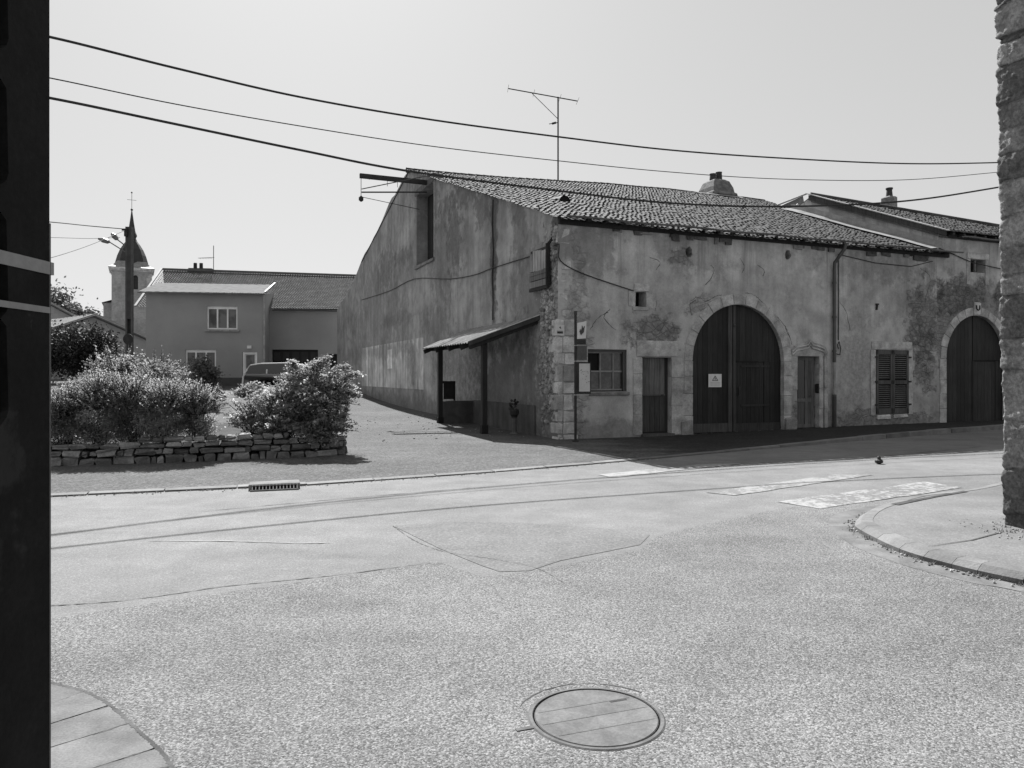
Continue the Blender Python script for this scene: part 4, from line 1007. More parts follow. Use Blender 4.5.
for zc, h in ((1.833, .027), (1.742, .013)):
    mb = MB(); mb.T = local(cp); e = .0015
    for a, b, c_, d in ((X1, X1 + e, Y0 - e, Y1 + .012 + e), (X0 - e, X0, Y0 - e, Y1 + .012 + e)): mb.box(a, b, c_, d, zc - h / 2, zc + h / 2)
    mb.box(X0, X1, Y1 + .013, Y1 + .012 + e, zc - h / 2, zc + h / 2); mb.box(X0, X1, Y0 - e, Y0 - .001, zc - h / 2, zc + h / 2)
    mb.build('steel_band', simple('steel_band', .30, .5, .15, spec=.6), cp)

# ---------------------------------------------------------------- right foreground stone building corner
rb = thing('stone_building', 'rough stone and mortar building corner at the right edge of the picture', 'building', (4.94, 7.47, 0), 0)
rb['label'] = 'rough stone and mortar building corner standing on the pavement at far right'
dv = Vector((.32, -.947, 0)).normalized(); du = Vector((-dv.y, dv.x, 0)).normalized()
if du.x < 0: du = -du
bands = [(-60, 4, .55, .01), (4, 9, .45, .05), (9, 40, 1.15, .03), (40, 47, .6, -.03), (47, 70, 1.15, .03), (70, 106, .5, .02), (106, 132, .75, .0), (132, 157, .85, 0), (157, 184, .5, .02), (184, 219, 1.1, .01), (219, 252, 1.0, 0), (252, 277, .85, 0), (277, 297, 1.05, 0), (297, 340, .55, .01),
         (340, 372, .9, .02), (372, 420, .95, -.01), (420, 470, .8, 0), (470, 512, .5, .02), (512, 545, .35, 0)]
zc_ = lambda y: EYE + (HY - y) / F * 7.47
def band(z, a):
    wob = .06 * mnoise.noise(Vector((a * 3, z * 2, 3)))
    for y0, y1, tn, o in bands:
        if zc_(y1) <= z + wob < zc_(y0): 
            e = min(z + wob - zc_(y1), zc_(y0) - z - wob); return tn * (.75 if e < .012 else 1), o - .024 * (1 - min(1, e / .03))
    return .8, 0
mb = MB(); cols = []; dz = .013; NZ = int(5.9 / dz)
prof = [(0, d) for d in [2.2, 1.6, 1.2, .9, .7] + [.6 - k * .015 for k in range(40)]] + [(1, .0)] + [(1, d) for d in [.02 + k * .03 for k in range(10)] + [.5, 1, 2, 4]]
P = []; tints = []
for j in range(NZ + 1):
    z = .06 + j * dz
    lean = .075 * (z - .1) / 5.2 - .03
    for side, d in prof:
        a = d if side else -d
        base = Vector((4.94, 7.47, 0)) - Vector((lean, 0, 0)) + (du * d if side else dv * d)
        nrm = (-du if not side else -dv)
        if d < .02: nrm = (-du - dv).normalized()
        tn, o = band(z, a)
        no = mnoise.fractal(Vector((base.x * 5, base.y * 5, z * 5)), 1, 2, 4) * .018 + mnoise.noise(Vector((base.x * 22, base.y * 22, z * 22))) * .010 + mnoise.noise(Vector((base.x * 48, base.y * 48, z * 48))) * .006
        q = base + nrm * (o * .55 + no); P.append((q.x - 4.94, q.y - 7.47, z)); tints.append(tn)
nc = len(prof)
fs = [(j * nc + i, j * nc + i + 1, (j + 1) * nc + i + 1, (j + 1) * nc + i) for j in range(NZ) for i in range(nc - 1)]
mb.add(P, fs, [tints[f[0]] for f in fs])
fp = Vector((0, 0, 0)) + dv * 2.19; far = dv * 12; rg = du * 9; c2 = dv * 12 + du * 9
mb.add([(fp.x, fp.y, 0), (far.x, far.y, 0), (far.x, far.y, 6), (fp.x, fp.y, 6)], [(0, 1, 2, 3)])
s4 = du * 3.98; mb.add([(s4.x, s4.y, 0), (rg.x, rg.y, 0), (rg.x, rg.y, 6), (s4.x, s4.y, 6)], [(0, 1, 2, 3)])
mb.add([(rg.x, rg.y, 0), (c2.x, c2.y, 0), (c2.x, c2.y, 6), (rg.x, rg.y, 6)], [(0, 1, 2, 3)]); mb.add([(far.x, far.y, 0), (c2.x, c2.y, 0), (c2.x, c2.y, 6), (far.x, far.y, 6)], [(0, 1, 2, 3)])
m = Mat('masonry')
n1 = m.noise(4, 6, .7); n2 = m.noise(28, 5, .75)
c = m.math('MULTIPLY', m.map(n1, .3, .7, .6, 1.35), m.map(n2, .3, .7, .6, 1.35))
c = m.math('MULTIPLY', m.math('MULTIPLY', c, .24), m.attr())
M_mas = m.done(m.pbr(c, .92, m.bump(m.math('ADD', n2, m.math('MULTIPLY', n1, .6)), .8, .02), .2))
mb.build('stone_wall', M_mas, rb, True)
mb = MB(); e0 = dv * -.35 + du * -.3; mb.prism([(e0.x, e0.y, 5.95), ((far - du * .3).x, (far - du * .3).y, 5.95), (c2 + du * .3)[:2] + (5.95,), ((rg - dv * .35).x, (rg - dv * .35).y, 5.95)], (0, 0, .3)); mb.build('roof', M_under, rb)

# ---------------------------------------------------------------- manhole and drain
q = G(596, 717)
mh = thing('manhole_cover', 'round cast iron manhole cover in the coarse asphalt', 'manhole cover', (q.x, q.y, 0), .35)
M_cast = simple('cast_iron', .125, .8, .25, 6, 70, .6, .004, spec=.2)
mb = MB(); P = []; NN = 64
for r, z in ((.285, .006), (.290, .002), (.295, .002), (.299, .0075), (.314, .0075), (.322, .0022)):
    P += [(r * math.cos(6.283185 * k / NN), r * math.sin(6.283185 * k / NN), z) for k in range(NN)]
mb.add(P, [(a * NN + k, a * NN + (k + 1) % NN, (a + 1) * NN + (k + 1) % NN, (a + 1) * NN + k) for a in range(5) for k in range(NN)], [([.6, .5, .6, .95, .8][a]) for a in range(5) for k in range(NN)])
mb.box(-.40, -.315, -.012, .012, .002, .006, .7); mb.build('frame_ring', M_cast, mh)
mb = MB(); mb.add([(.285 * math.cos(6.283185 * k / NN), .285 * math.sin(6.283185 * k / NN), .0062) for k in range(NN)], [tuple(range(NN))], 1.0)
for yy in (-.12, 0, .12):
    L = math.sqrt(.27 ** 2 - yy * yy); mb.box(-L, L, yy - .003, yy + .003, .0062, .0072, .8)
mb.box(.13, .22, .10, .118, .0062, .0072, .3); mb.build('lid', M_cast, mh)
mb = MB(); pl = [Vector((.37 * math.cos(a) , .37 * math.sin(a), 0)) for a in [R(d) for d in range(25, 150, 6)]]
strip(mb, pl, .008, .0035, 1, .8); mb.build('joint_crack', M_seam, mh)
dr = thing('storm_drain', 'kerb storm drain with pale slab and black slotted grille', 'drain', (G(275, 490).x, G(275, 490).y, 0), math.atan2(.95, 3.0))
mb = MB(); mb.box(-.35, .34, .03, .36, .0, .085, 1.25, .004, .012); mb.build('slab', M_conc, dr)
mb = MB(); mb.box(-.31, .30, -.06, .026, -.02, .015, 1); mb.box(-.31, .30, .0, .028, .015, .068, .6); mb.build('slot_opening', M_dark, dr)
mb = MB()
for k in range(14): mb.bar((-.30 + k * .046, -.06, .018), (-.30 + k * .046, .026, .072), .013, .012, 1.2)
mb.box(-.33, .32, -.08, -.06, 0, .02, 1.0); mb.build('grille', M_cast, dr)
q = G(879, 464)
mb = MB(); mb.lathe((0, 0, 0), [(.03, 0), (.07, .02), (.07, .06), (.035, .085), (.03, .12), (.008, .14)], 8, 1)
o = mb.build('road_debris', M_iron); o.location = (q.x, q.y, .006); o.rotation_euler = (0, 0, .5); tag(o, 'small dark lump of debris lying on the road before the crosswalk stripes', 'debris')

# ---------------------------------------------------------------- planter wall
zg = zt
mb = MB(); rr = random.Random(21)
line = catmull([Vector((-12, 11.9, 0)), Vector((-10, 12.4, 0)), Vector((-8.0, 12.95, 0)), Vector((-6.2, 13.45, 0)), Vector((-4.9, 14.0, 0)), Vector((-3.75, 14.5, 0)), Vector((-3.4, 14.8, 0)), Vector((-3.45, 15.4, 0)), Vector((-4.0, 16.1, 0))], 8)
cum = [0]
for a, b in zip(line, line[1:]): cum.append(cum[-1] + (b - a).length)
def on(dist):
    dist = max(0, min(cum[-1] - 1e-4, dist))
    for i in range(len(cum) - 1):
        if dist <= cum[i + 1]:
            f = (dist - cum[i]) / (cum[i + 1] - cum[i]); return line[i].lerp(line[i + 1], f)
    return line[-1]
z = 0; courses = [(-.02, .16, 0, 99), (.145, .12, 0, 99), (.27, .10, 0, 99), (.375, .10, 5.5, 8.0), (.372, .05, 0, 3)]
for (zc, h, d0, d1) in courses:
    d = d0 - rr.uniform(0, .2) if d0 else 0
    while d < min(cum[-1], d1):
        L = rr.choice((.13, .18, .24, .3, .38)) * rr.uniform(.85, 1.15); a = on(d + .01); b = on(d + L - .01); dd = (b - a)
        if dd.length < .05: break
        nn = Vector((dd.y, -dd.x, 0)).normalized(); g = zg(a.x, a.y); h2 = h * rr.uniform(.78, 1.06); pr = rr.uniform(-.035, .04); j = lambda: rr.uniform(-.022, .022)
        P = []
        for (zz, ins) in ((zc + .006, .012), (zc + .03, 0), (zc + h2 - .025, 0), (zc + h2, .02)):
            for (pt_, sd_, bk) in ((a, 1, 0), (b, -1, 0), (b, -1, 1), (a, 1, 1)):
                base = pt_ + dd.normalized() * ins * sd_ + (nn * (pr - ins) if not bk else -nn * .25)
                P.append((base.x + j(), base.y + j(), g + zz + j() * .7))
        mb.add(P, [(3, 2, 1, 0), (12, 13, 14, 15)] + [(k * 4 + i, k * 4 + (i + 1) % 4, k * 4 + (i + 1) % 4 + 4, k * 4 + i + 4) for k in range(3) for i in range(4)], rr.choice((.45, .6, .75, .9, 1.2)) * rr.uniform(.85, 1.1))
        d += L
o = mb.build('planter_wall', M_rstone); tag(o, 'low dry stone retaining wall in front of the bushes', 'stone wall')
mb = MB()
inn_ = [p_ + Vector((-.05, .12, 0)) for p_ in line]
P = [(p_.x, p_.y, zg(p_.x, p_.y) + .28) for p_ in inn_] + [(-5.5, 17.5, .45), (-9, 18.5, .5), (-14, 17, .5)]
tr = tessellate_polygon([[Vector(p_) for p_ in P]]); mb.add(P, [tuple(t) for t in tr]); 
struct(mb.build('soil', simple('soil', .035, .95, .4, 3, 25, .8, .03)))

# ---------------------------------------------------------------- foliage
def leafmat(name, base, tr=.35):
    m = Mat(name)
    c = m.math('MULTIPLY', m.math('MULTIPLY', m.attr(), base), m.map(m.noise(3, 3, .6), .3, .7, .8, 1.2))
    a = m.pbr(c, .6, None, .2); t_ = m.n('ShaderNodeBsdfTranslucent'); m.link(m.math('MULTIPLY', c, 1.3), t_.inputs[0])
    mx = m.n('ShaderNodeMixShader'); mx.inputs[0].default_value = tr; m.link(a, mx.inputs[1]); m.link(t_.outputs[0], mx.inputs[2])
    return m.done(mx.outputs[0])
M_leaf_dull = leafmat('leaf_grey_green', .30, .65); M_leaf_bright = leafmat('leaf_bright', .27, .65); M_leaf_mid = leafmat('leaf_mid', .2, .6); M_leaf_dark = leafmat('leaf_dark', .03, .15); M_leaf_far = leafmat('leaf_far', .09, .3); M_weed = leafmat('weed_leaf', .12, .3)
M_bark = simple('bark', .06, .9, .3, 5, 30, .6, .01, st=(1, 1, .3))
def foliage(ells, n, size, seed, sub=30, spread=.16, long=1.6, up=.5, sprigs=0, spr_len=.5, tints=(.6, 1.35), droop=.0, zmin=None):
    rr = random.Random(seed); mb = MB(); V = []; Fc = []; T = []; stems = []
    tot = sum(e[3] * e[4] * e[5] for e in ells)
    def leaf(p, sz, d=None, tn=1):
        d = d or Vector((rr.gauss(0, 1), rr.gauss(0, 1), rr.gauss(0, .6))); d = d.normalized()
        nn = Vector((rr.gauss(0, .7), rr.gauss(0, .7), rr.gauss(up, .6))); x = d.cross(nn)
        if x.length < .01: return
        x.normalize(); sz *= rr.uniform(.6, 1.3); L = d * sz * long; Wd = x * sz * .5; i = len(V); nn = x.cross(d) * sz * .12
        V.extend([p - L * .5, p + Wd - nn, p + L * .5, p - Wd + nn]); Fc.append((i, i + 1, i + 2, i + 3)); T.append(tn)
    for (cx_, cy_, cz_, rx, ry, rz) in ells:
        k = int(n * rx * ry * rz / tot); cs = []
        for _ in range(sub):
            v_ = Vector((rr.gauss(0, 1), rr.gauss(0, 1), rr.gauss(0, 1))).normalized(); f = rr.uniform(.45, 1.0)
            cs.append((Vector((cx_ + v_.x * rx * f, cy_ + v_.y * ry * f, cz_ + v_.z * rz * f)), rr.uniform(*tints), rr.uniform(.6, 1.3)))
        for c_ in cs[:14]: stems.append(((cx_ + rr.uniform(-.1, .1), cy_ + rr.uniform(-.1, .1), cz_ - rz), c_[0]))
        for _ in range(k):
            c_, tn, sc = rr.choice(cs); sg = spread * min(rx, rz) / .5 * sc
            p_ = c_ + Vector((rr.gauss(0, sg), rr.gauss(0, sg), rr.gauss(0, sg * .8)))
            if zmin is not None and p_.z < zmin: p_.z = zmin + rr.uniform(0, .1)
            leaf(p_, size, None, tn * rr.uniform(.7, 1.3))
        for _ in range(sprigs):
            v_ = Vector((rr.gauss(0, 1), rr.gauss(0, 1), abs(rr.gauss(0, 1)) + .1)).normalized(); st_ = Vector((cx_ + v_.x * rx * .8, cy_ + v_.y * ry * .8, cz_ + v_.z * rz * .8))
            d = (v_ + Vector((rr.uniform(-.4, .4), rr.uniform(-.4, .4), rr.uniform(.1, .8)))).normalized(); L = spr_len * rr.uniform(.5, 1.3); tn = rr.uniform(*tints)
            prev = st_; nL = int(L / (size * .38))
            for q in range(nL):
                f = q / nL; pp = st_ + d * L * f - Vector((0, 0, droop * L * f * f))
                leaf(pp + Vector((rr.gauss(0, 1), rr.gauss(0, 1), rr.gauss(0, 1))) * size * .5, size * (1.1 - .5 * f), d + Vector((rr.gauss(0, .7), rr.gauss(0, .7), rr.gauss(0, .5))), tn * rr.uniform(.8, 1.3))
            stems.append((tuple(st_ - v_ * .3), st_ + d * L * .9 - Vector((0, 0, droop * L * .81))))
    mb.v = V; mb.f = Fc; mb.t = T
    return mb, stems
def bush(name, label, cat, base, ells, n, size, seed, mat, group=None, **kw):
    root = thing(name, label, cat, base, 0, group)
    le = [(e[0] - base[0], e[1] - base[1], e[2] - base[2], e[3], e[4], e[5]) for e in ells]
    mb, stems = foliage(le, n, size, seed, **kw); mb.build('foliage', mat, root)
    ms = MB()
    for a, b in stems:
        a = Vector(a); b = Vector(b); a2 = Vector((a.x * .4, a.y * .4, 0)) if kw.get('trunk') else a
        ms.tube([a, a.lerp(b, .5) + Vector((rnd.uniform(-.05, .05), rnd.uniform(-.05, .05), .03)), b], [.014, .009, .004], 4, 1, False)
    ms.build('stems', M_bark, root); return root
def BW(px, py, D): q = W(px, py, D); return q
# low grey-green bushes along the planter, left part
def ell(px, py, D, rx, ry, rz): q = W(px, py, D); return (q.x, q.y, q.z, rx, ry, rz)
zb_ = .35
LB = dict(sub=46, spread=.10, sprigs=260, spr_len=.26, tints=(.5, 1.25), zmin=-.12, up=.9)
bush('low_bush', 'broad dull green bush at the left end of the stone planter', 'bush', (-8.6, 13.9, zb_), [ell(35, 424, 13.9, .7, .6, .5), ell(66, 418, 13.8, .5, .6, .52), ell(100, 411, 13.8, .55, .6, .66)], 42000, .022, 1, M_leaf_dull, 'low bushes in the planter', **LB)
bush('low_bush', 'middle dull green bush in the stone planter, under the tall leafy shrub', 'bush', (-6.9, 14.0, zb_), [ell(135, 411, 13.9, .55, .6, .66), ell(166, 415, 13.8, .42, .5, .56)], 30000, .022, 2, M_leaf_dull, 'low bushes in the planter', **LB)
bush('low_bush', 'small round dull bush in the planter beside the raised stones', 'bush', (-5.9, 14.1, zb_), [ell(197, 415, 14.1, .42, .45, .50)], 15000, .022, 3, M_leaf_dull, 'low bushes in the planter', **LB)
bush('leafy_shrub', 'tall loose shrub with larger leaves behind the low bushes', 'shrub', (-8.3, 16.2, .4), [ell(116, 374, 16.2, .45, .6, .38), ell(96, 392, 16, .42, .6, .42), ell(158, 382, 16, .48, .6, .4), ell(112, 406, 16.3, .7, .6, .5), ell(152, 404, 16.3, .8, .6, .5)], 20000, .038, 4, M_leaf_mid, sub=24, spread=.14, sprigs=34, spr_len=.42, tints=(.45, 1.4), zmin=-.1, up=.7)
bush('arching_shrub', 'large bright arching shrub at the right end of the stone planter', 'shrub', (-4.5, 15.4, .35),
     [ell(252, 422, 15.0, .4, .5, .34), ell(284, 412, 15.0, .62, .6, .5), ell(320, 410, 15.0, .5, .6, .64), ell(310, 390, 15.3, .48, .5, .40), ell(338, 404, 15.2, .2, .4, .5), ell(276, 430, 14.6, .4, .3, .25), ell(322, 430, 14.6, .45, .3, .3)], 34000, .036, 5, M_leaf_bright, sub=24, spread=.125, sprigs=34, spr_len=.5, tints=(.45, 1.4), droop=.5, zmin=-.2, up=.8)
def shoots(root_name, label, base, pts_list, size, seed, mat, cat='shrub'):
    pass
# arching boughs of the bright shrub
root = bpy.data.objects['arching_shrub']; rr = random.Random(9)
mb = MB(); ms = MB(); V = []; Fc = []; T = []
boughs = [[(310, 395), (318, 370), (327, 357)], [(300, 392), (295, 370), (292, 362)], [(330, 400), (345, 378), (357, 374)], [(320, 395), (338, 385), (352, 387)], [(280, 398), (255, 386), (238, 392)], [(330, 400), (347, 392), (356, 396)],
          [(300, 400), (282, 392), (268, 392)], [(312, 390), (312, 368), (322, 362)], [(322, 398), (334, 373), (346, 366)]]
for bp in boughs:
    D = 15.2 + rr.uniform(-.3, .5); pl = catmull([W(a, b, D) - root.location for a, b in bp], 14); ms.tube(pl, [.012 - .008 * i / len(pl) for i in range(len(pl))], 4, 1, False)
    for i, c_ in enumerate(pl):
        f = i / len(pl); sg = .11 * (1.15 - f * .7)
        for _ in range(30):
            p_ = c_ + Vector((rr.gauss(0, sg), rr.gauss(0, sg), rr.gauss(0, sg * .55))); d = Vector((rr.gauss(.4, 1), rr.gauss(0, 1), rr.gauss(-.2, .4))).normalized(); x = d.cross(Vector((rr.gauss(0, .4), rr.gauss(0, .4), 1))).normalized()
            sz = .038 * rr.uniform(.6, 1.3); k = len(V); V += [p_ - d * sz * .8, p_ + x * sz * .5, p_ + d * sz * .8, p_ - x * sz * .5]; Fc.append((k, k + 1, k + 2, k + 3)); T.append(rr.uniform(.6, 1.4))
mb.v = V; mb.f = Fc; mb.t = T; mb.build('boughs', M_leaf_bright, root); ms.build('bough_stems', M_bark, root)

def tree(name, label, base, ells, n, size, seed, mat, tr_h, group=None, **kw):
    root = thing(name, label, 'tree', base, 0, group)
    le = [(e[0] - base[0], e[1] - base[1], e[2] - base[2], e[3], e[4], e[5]) for e in ells]
    mb, st_ = foliage(le, n, size, seed, **kw); mb.build('crown', mat, root)
    ms = MB(); ms.tube([(0, 0, -.3), (.05, 0, tr_h * .5), (0, .05, tr_h)], [.22, .17, .1], 8)
    for a, b in st_: ms.tube([(0, 0, tr_h * .7), Vector(b) * .6 + Vector((0, 0, tr_h * .3)), b], [.07, .04, .012], 5, 1, False)
    ms.build('trunk', M_bark, root); return root

# ---------------------------------------------------------------- house at the back left
HF = Frame(((146 - CX) / F * 45.5, 45.5), R(8))
gz = 1.0
hs = thing('grey_house', 'plain grey two storey house with white windows and a tiled wing behind the shrubs', 'house', HF.O, R(8))
M_ren = simple('grey_render', .31, .9, .08, .5, 25, .2, .006)
M_tile2 = simple('small_tiles', .12, .85, .3, 2, 18, .6, .02)
h = HF.front
t1 = h(263, 0)[0]; ze = h(200, 293)[1]
Hf = lambda a, b, d: (a, d, b)
def hr(x0, y0, x1, y1, off=0): a, zA = h(x0, y0, off); b, zB = h(x1, y1, off); return rect(a, b, zB, zA)
UW = hr(207, 306, 237.5, 329.5); LW = hr(185.5, 349.5, 216, 373.5); DR = hr(242.5, 352, 257.5, 384.5)
mb = MB(); mb.wall([(0, gz - .5), (t1, gz - .5), (t1, ze), (0, ze)], [UW, LW, DR], Hf, .2)
mb.add([(t1, 0, gz - .5), (t1, 4, gz - .5), (t1, 4, ze + .5), (t1, 0, ze)], [(0, 1, 2, 3)]); mb.add([(0, 0, gz - .5), (0, 9, gz - .5), (0, 9, ze + 1.5), (0, 0, ze)], [(0, 1, 2, 3)])
mb.build('wall', M_ren, hs)
mb = MB(); mb.box(.02, LW[1][0] + 2.3, -.03, .0, gz - .5, gz + .5, 1); mb.build('plinth', simple('plinth', .09, .9, .1), hs)
off2 = 2.2; tw0 = t1; tw1 = h(352, 0, off2)[0] + 2; zw = h(300, 310, off2)[1]
GD = hr(272, 349.5, 318, 386, off2); GD2 = hr(329, 354, 337, 370, off2)
mb = MB(); mb.wall([(tw0, gz - .5), (tw1, gz - .5), (tw1, zw), (tw0, zw)], [GD, GD2], lambda a, b, d: (a, d + off2, b), .3); mb.build('wing_wall', M_ren, hs)
mb = MB(); a, b = GD[0][0], GD[1][0]; mb.box(a, b, off2 + .2, off2 + .25, gz - .5, GD[2][1], 1); mb.box(GD2[0][0], GD2[1][0], off2 + .2, off2 + .25, GD2[0][1], GD2[2][1], .5)
for k in range(5): mb.box(a + (b - a) * (k + .15) / 5, a + (b - a) * (k + .85) / 5, off2 + .17, off2 + .2, GD[2][1] - .75, GD[2][1] - .15, 1.8)
mb.build('garage_door', simple('dark_garage', .02, .6), hs)
def windowed(parent, Rct, cols, y=0.1, fw=.09, glass_split=True, name='window'):
    a, b = Rct[0][0], Rct[1][0]; z0, z1 = Rct[0][1], Rct[2][1]
    mb = MB(); mb.box(a, b, y + .05, y + .06, z0, z1); wo = mb.build(name, M_glass2, parent)
    mb = MB(); mb.box(a, b, y - .02, y + .04, z0, z0 + fw); mb.box(a, b, y - .02, y + .04, z1 - fw * 2, z1)
    for k in range(cols + 1):
        c_ = a + (b - a) * k / cols; c_ = min(max(c_, a + fw / 2), b - fw / 2); mb.box(c_ - fw / 2, c_ + fw / 2, y - .03, y + .045, z0 + fw, z1 - fw * 2)
    mb.build('window_frame', M_white, wo); return wo
m = Mat('house_glass'); c = m.map(m.noise(1.2, 3, .5), .4, .6, .03, .12); M_glass2 = m.done(m.pbr(c, .15, None, .6))
windowed(hs, UW, 3); windowed(hs, LW, 3)
mb = MB(); mb.box(UW[0][0] - .12, UW[1][0] + .12, -.12, .1, UW[0][1] - .14, UW[0][1] - .01, .8); mb.box(LW[0][0] - .1, LW[1][0] + .1, -.1, .1, LW[0][1] - .12, LW[0][1] - .01, .7); mb.build('window_sill', M_stone, hs)
mb = MB(); a, b = DR[0][0], DR[1][0]; z0, z1 = DR[0][1], DR[2][1]
mb.box(a, b, .1, .14, z0, z1, .9); mb.box(a + .03, a + .12, .04, .1, z0, z1, 1.1); mb.box(b - .12, b - .03, .04, .1, z0, z1, 1.1); mb.box(a + .12, b - .12, .04, .1, z1 - .12, z1 - .02, 1.1)
dro = mb.build('front_door', M_white, hs); mb = MB(); mb.box(a + .2, b - .2, .08, .095, z0 + 1.0, z1 - .18); mb.build('door_pane', M_glass2, dro)
mb = MB(); mb.box(a + .3, a + .55, -.12, 0, z1 + .22, z1 + .4); mb.build('door_lamp', M_white, hs)
# roofs of the house
zf0 = ze + .02; 
mb = MB(); N = 60; P = []; d_r = 3.2; zr_ = EYE + (HY - 283.5) / F * (45.5 + d_r + .3)
for k in range(N + 1):
    t = -.35 + (t1 + .55) * k / N; dz = .012 * math.sin(k * 1.6); P += [(t, -.3, ze + .02 + dz), (t, d_r, zr_ + dz)]
mb.add(P, [(2 * k, 2 * k + 2, 2 * k + 3, 2 * k + 1) for k in range(N)], 1)
mb.build('low_roof', simple('pale_sheet', .17, .95, .12, spec=.05), hs)
gm = gutter_mesh(-.35, t1 + .2, -.38, ze - .02, .08); gm.build('roof_gutter', M_zinc, hs, True)
tr0 = h(163, 0, 7)[0]; tr1 = tw1
zr2 = EYE + (HY - 271) / F * 52.6
zr3 = h(350, 277, 7)[1]
def zmain(t, s): f = (s - off2 + .3) / (7 - off2 + .3); zl = zw + .02; zh = zr2 + (zr3 - zr2) * (t - tr0) / (tr1 - tr0); return zl + (zh - zl) * f
mb = MB(); mu = MB(); P = []; NR = 26; NT = 90
for j in range(NR):
    s0_ = off2 - .3 + (7.3 - off2) * j / NR; s1_ = off2 - .3 + (7.3 - off2) * (j + 1) / NR
    tl = tr0 - 0
    for i in range(NT):
        a = tl + (tr1 - tl) * i / NT; b = tl + (tr1 - tl) * (i + 1) / NT
        mb.add([(a, s0_, zmain(a, s0_) + .05), ((a + b) / 2, s0_, zmain(a, s0_) + .11), ((a + b) / 2, s1_, zmain(a, s1_) + .06), (a, s1_, zmain(a, s1_)), (b, s0_, zmain(b, s0_) + .05), (b, s1_, zmain(b, s1_))], [(0, 1, 2, 3), (1, 4, 5, 2)], rnd.uniform(.8, 1.25))
mb.add([(tr0, 7, zmain(tr0, 7) - .02), (tr1, 7, zmain(tr1, 7) - .02), (tr1, 12.5, zw), (tr0 - 1.5, 12.5, zw)], [(0, 1, 2, 3)])
mr = mb.build('main_roof', M_tile2, hs)
mb = MB(); mb.bar((tr0 - .1, off2 - .3, zmain(tr0, off2 - .3) + .08), (tr0 - .1, 7.0, zmain(tr0, 7) + .1), .14, .08, .9); mb.bar((tr0, 7, zmain(tr0, 7) + .08), (tr1, 7, zmain(tr1, 7) + .08), .22, .14, .45); 
mb.bar((t1 + .18, -.3, ze + .08), (t1 + .18, d_r, zr_ + .1), .08, .10, .9); mb.build('roof_trim', M_zinc, hs)
gm = gutter_mesh(t1 + .25, tw1, off2 - .38, zw - .03, .08); gm.build('wing_gutter', M_metal, hs, True)
mb = MB(); td = h(263.5, 0)[0] + .06; mb.tube([(td, -.3, ze - .1), (td, -.15, ze - .4), (td, -.1, ze - .7), (td, -.1, gz + .1)], .06, 8, 1.6); mb.build('downspout', M_zinc, hs)
mb = MB(); tq = h(203, 0, 7.5)[0]; mb.box(tq - .9, tq + .7, 7.1, 7.7, zr2 - .6, zr2 + .22, .35); cho = mb.build('chimney', M_rstone, hs)
for dx in (-.5, -.1): mb = MB(); mb.lathe((tq + dx, 7.4, zr2 + .22), [(.13, 0), (.12, .4)], 8, .5); mb.build('chimney_pot', M_tile, cho)
q = HF.O + HF.u * (tq + .75) + HF.v * 7.4
a2 = thing('house_antenna', 'small thin antenna beside the chimney of the grey house', 'antenna', (q.x, q.y, zr2), 0)
mb = MB(); mb.tube([(0, 0, -.3), (0, 0, 1.9)], .025, 6); mb.build('mast', M_metal, a2)
mb = MB(); mb.tube([(-1.1, 0, 1.0), (.05, 0, 1.05)], .018, 5)
for k in range(5): mb.tube([(-1.0 + k * .2, -.25, .98), (-1.0 + k * .2, .25, 1.0)], .012, 4)
mb.build('aerial', M_metal, a2)
# shrub and flower border at the house
q = W(203, 376, 43.5); bush('house_shrub', 'round dark shrub growing against the front of the grey house', 'shrub', (q.x, q.y, zt(q.x, q.y)), [(q.x, q.y, zt(q.x, q.y) + .75, .75, .6, .75)], 2600, .12, 31, M_leaf_mid, sub=14, spread=.16, sprigs=6, spr_len=.5)
q = W(243, 386, 34); bush('border_plants', 'low pale plants growing in a strip near the car', 'plants', (q.x, q.y, zt(q.x, q.y)), [(q.x + d, q.y, zt(q.x, q.y) + .15, .6, .4, .25) for d in (-1.3, 0, 1.2)], 2200, .1, 32, M_leaf_mid, sub=12, spread=.16)

# ---------------------------------------------------------------- parked car
q = W(290, 376, 37); cz = zt(q.x, q.y)
car = thing('parked_car', 'pale estate car parked behind the arching shrub in front of the grey house', 'car', (q.x, q.y, cz), R(186))
m = Mat('car_paint'); M_car = m.done(m.pbr(.55, .25, None, .6))
m = Mat('car_glass'); M_cg = m.done(m.pbr(.015, .05, None, .8))
M_tyre = simple('tyre', .02, .9, .1)
L0 = -2.35
body = [(0, .35), (0, .75), (.12, .92), (.95, 1.0), (1.05, 1.02), (4.3, 1.02), (4.45, .9), (4.5, .4), (4.4, .28), (.1, .28)]
mb = MB(); ymax = .86
def loft(mb, prof, rows, tint=1):
    n = len(prof); P = []
    for (y, sc, dz) in rows: P += [(L0 + 2.25 + (a - 2.25) * sc, y, b + dz) for a, b in prof]
    mb.add(P, [(r * n + k, r * n + (k + 1) % n, (r + 1) * n + (k + 1) % n, (r + 1) * n + k) for r in range(len(rows) - 1) for k in range(n)] + [tuple(range(n)), tuple(range((len(rows) - 1) * n, len(rows) * n))[::-1]], tint)
loft(mb, body, [(-.84, .96, 0), (-.86, .99, 0), (-.80, 1, 0), (0, 1.01, .02), (.80, 1, 0), (.86, .99, 0), (.84, .96, 0)])
mb.build('body', M_car, car, True)
roofp = [(.98, 1.0), (1.75, 1.46), (2.3, 1.53), (3.6, 1.50), (4.1, 1.42), (4.38, 1.0)]
mb = MB(); P = []
for (y, k) in ((-.83, 0), (-.66, 1)): P += [(L0 + a, y, b if k else 1.0) for a, b in roofp]
loft(mb, roofp, [(-.80, 1, -.02), (-.68, .97, -.02), (.68, .97, -.02), (.80, 1, -.02)]); mb.build('side_windows', M_cg, car)
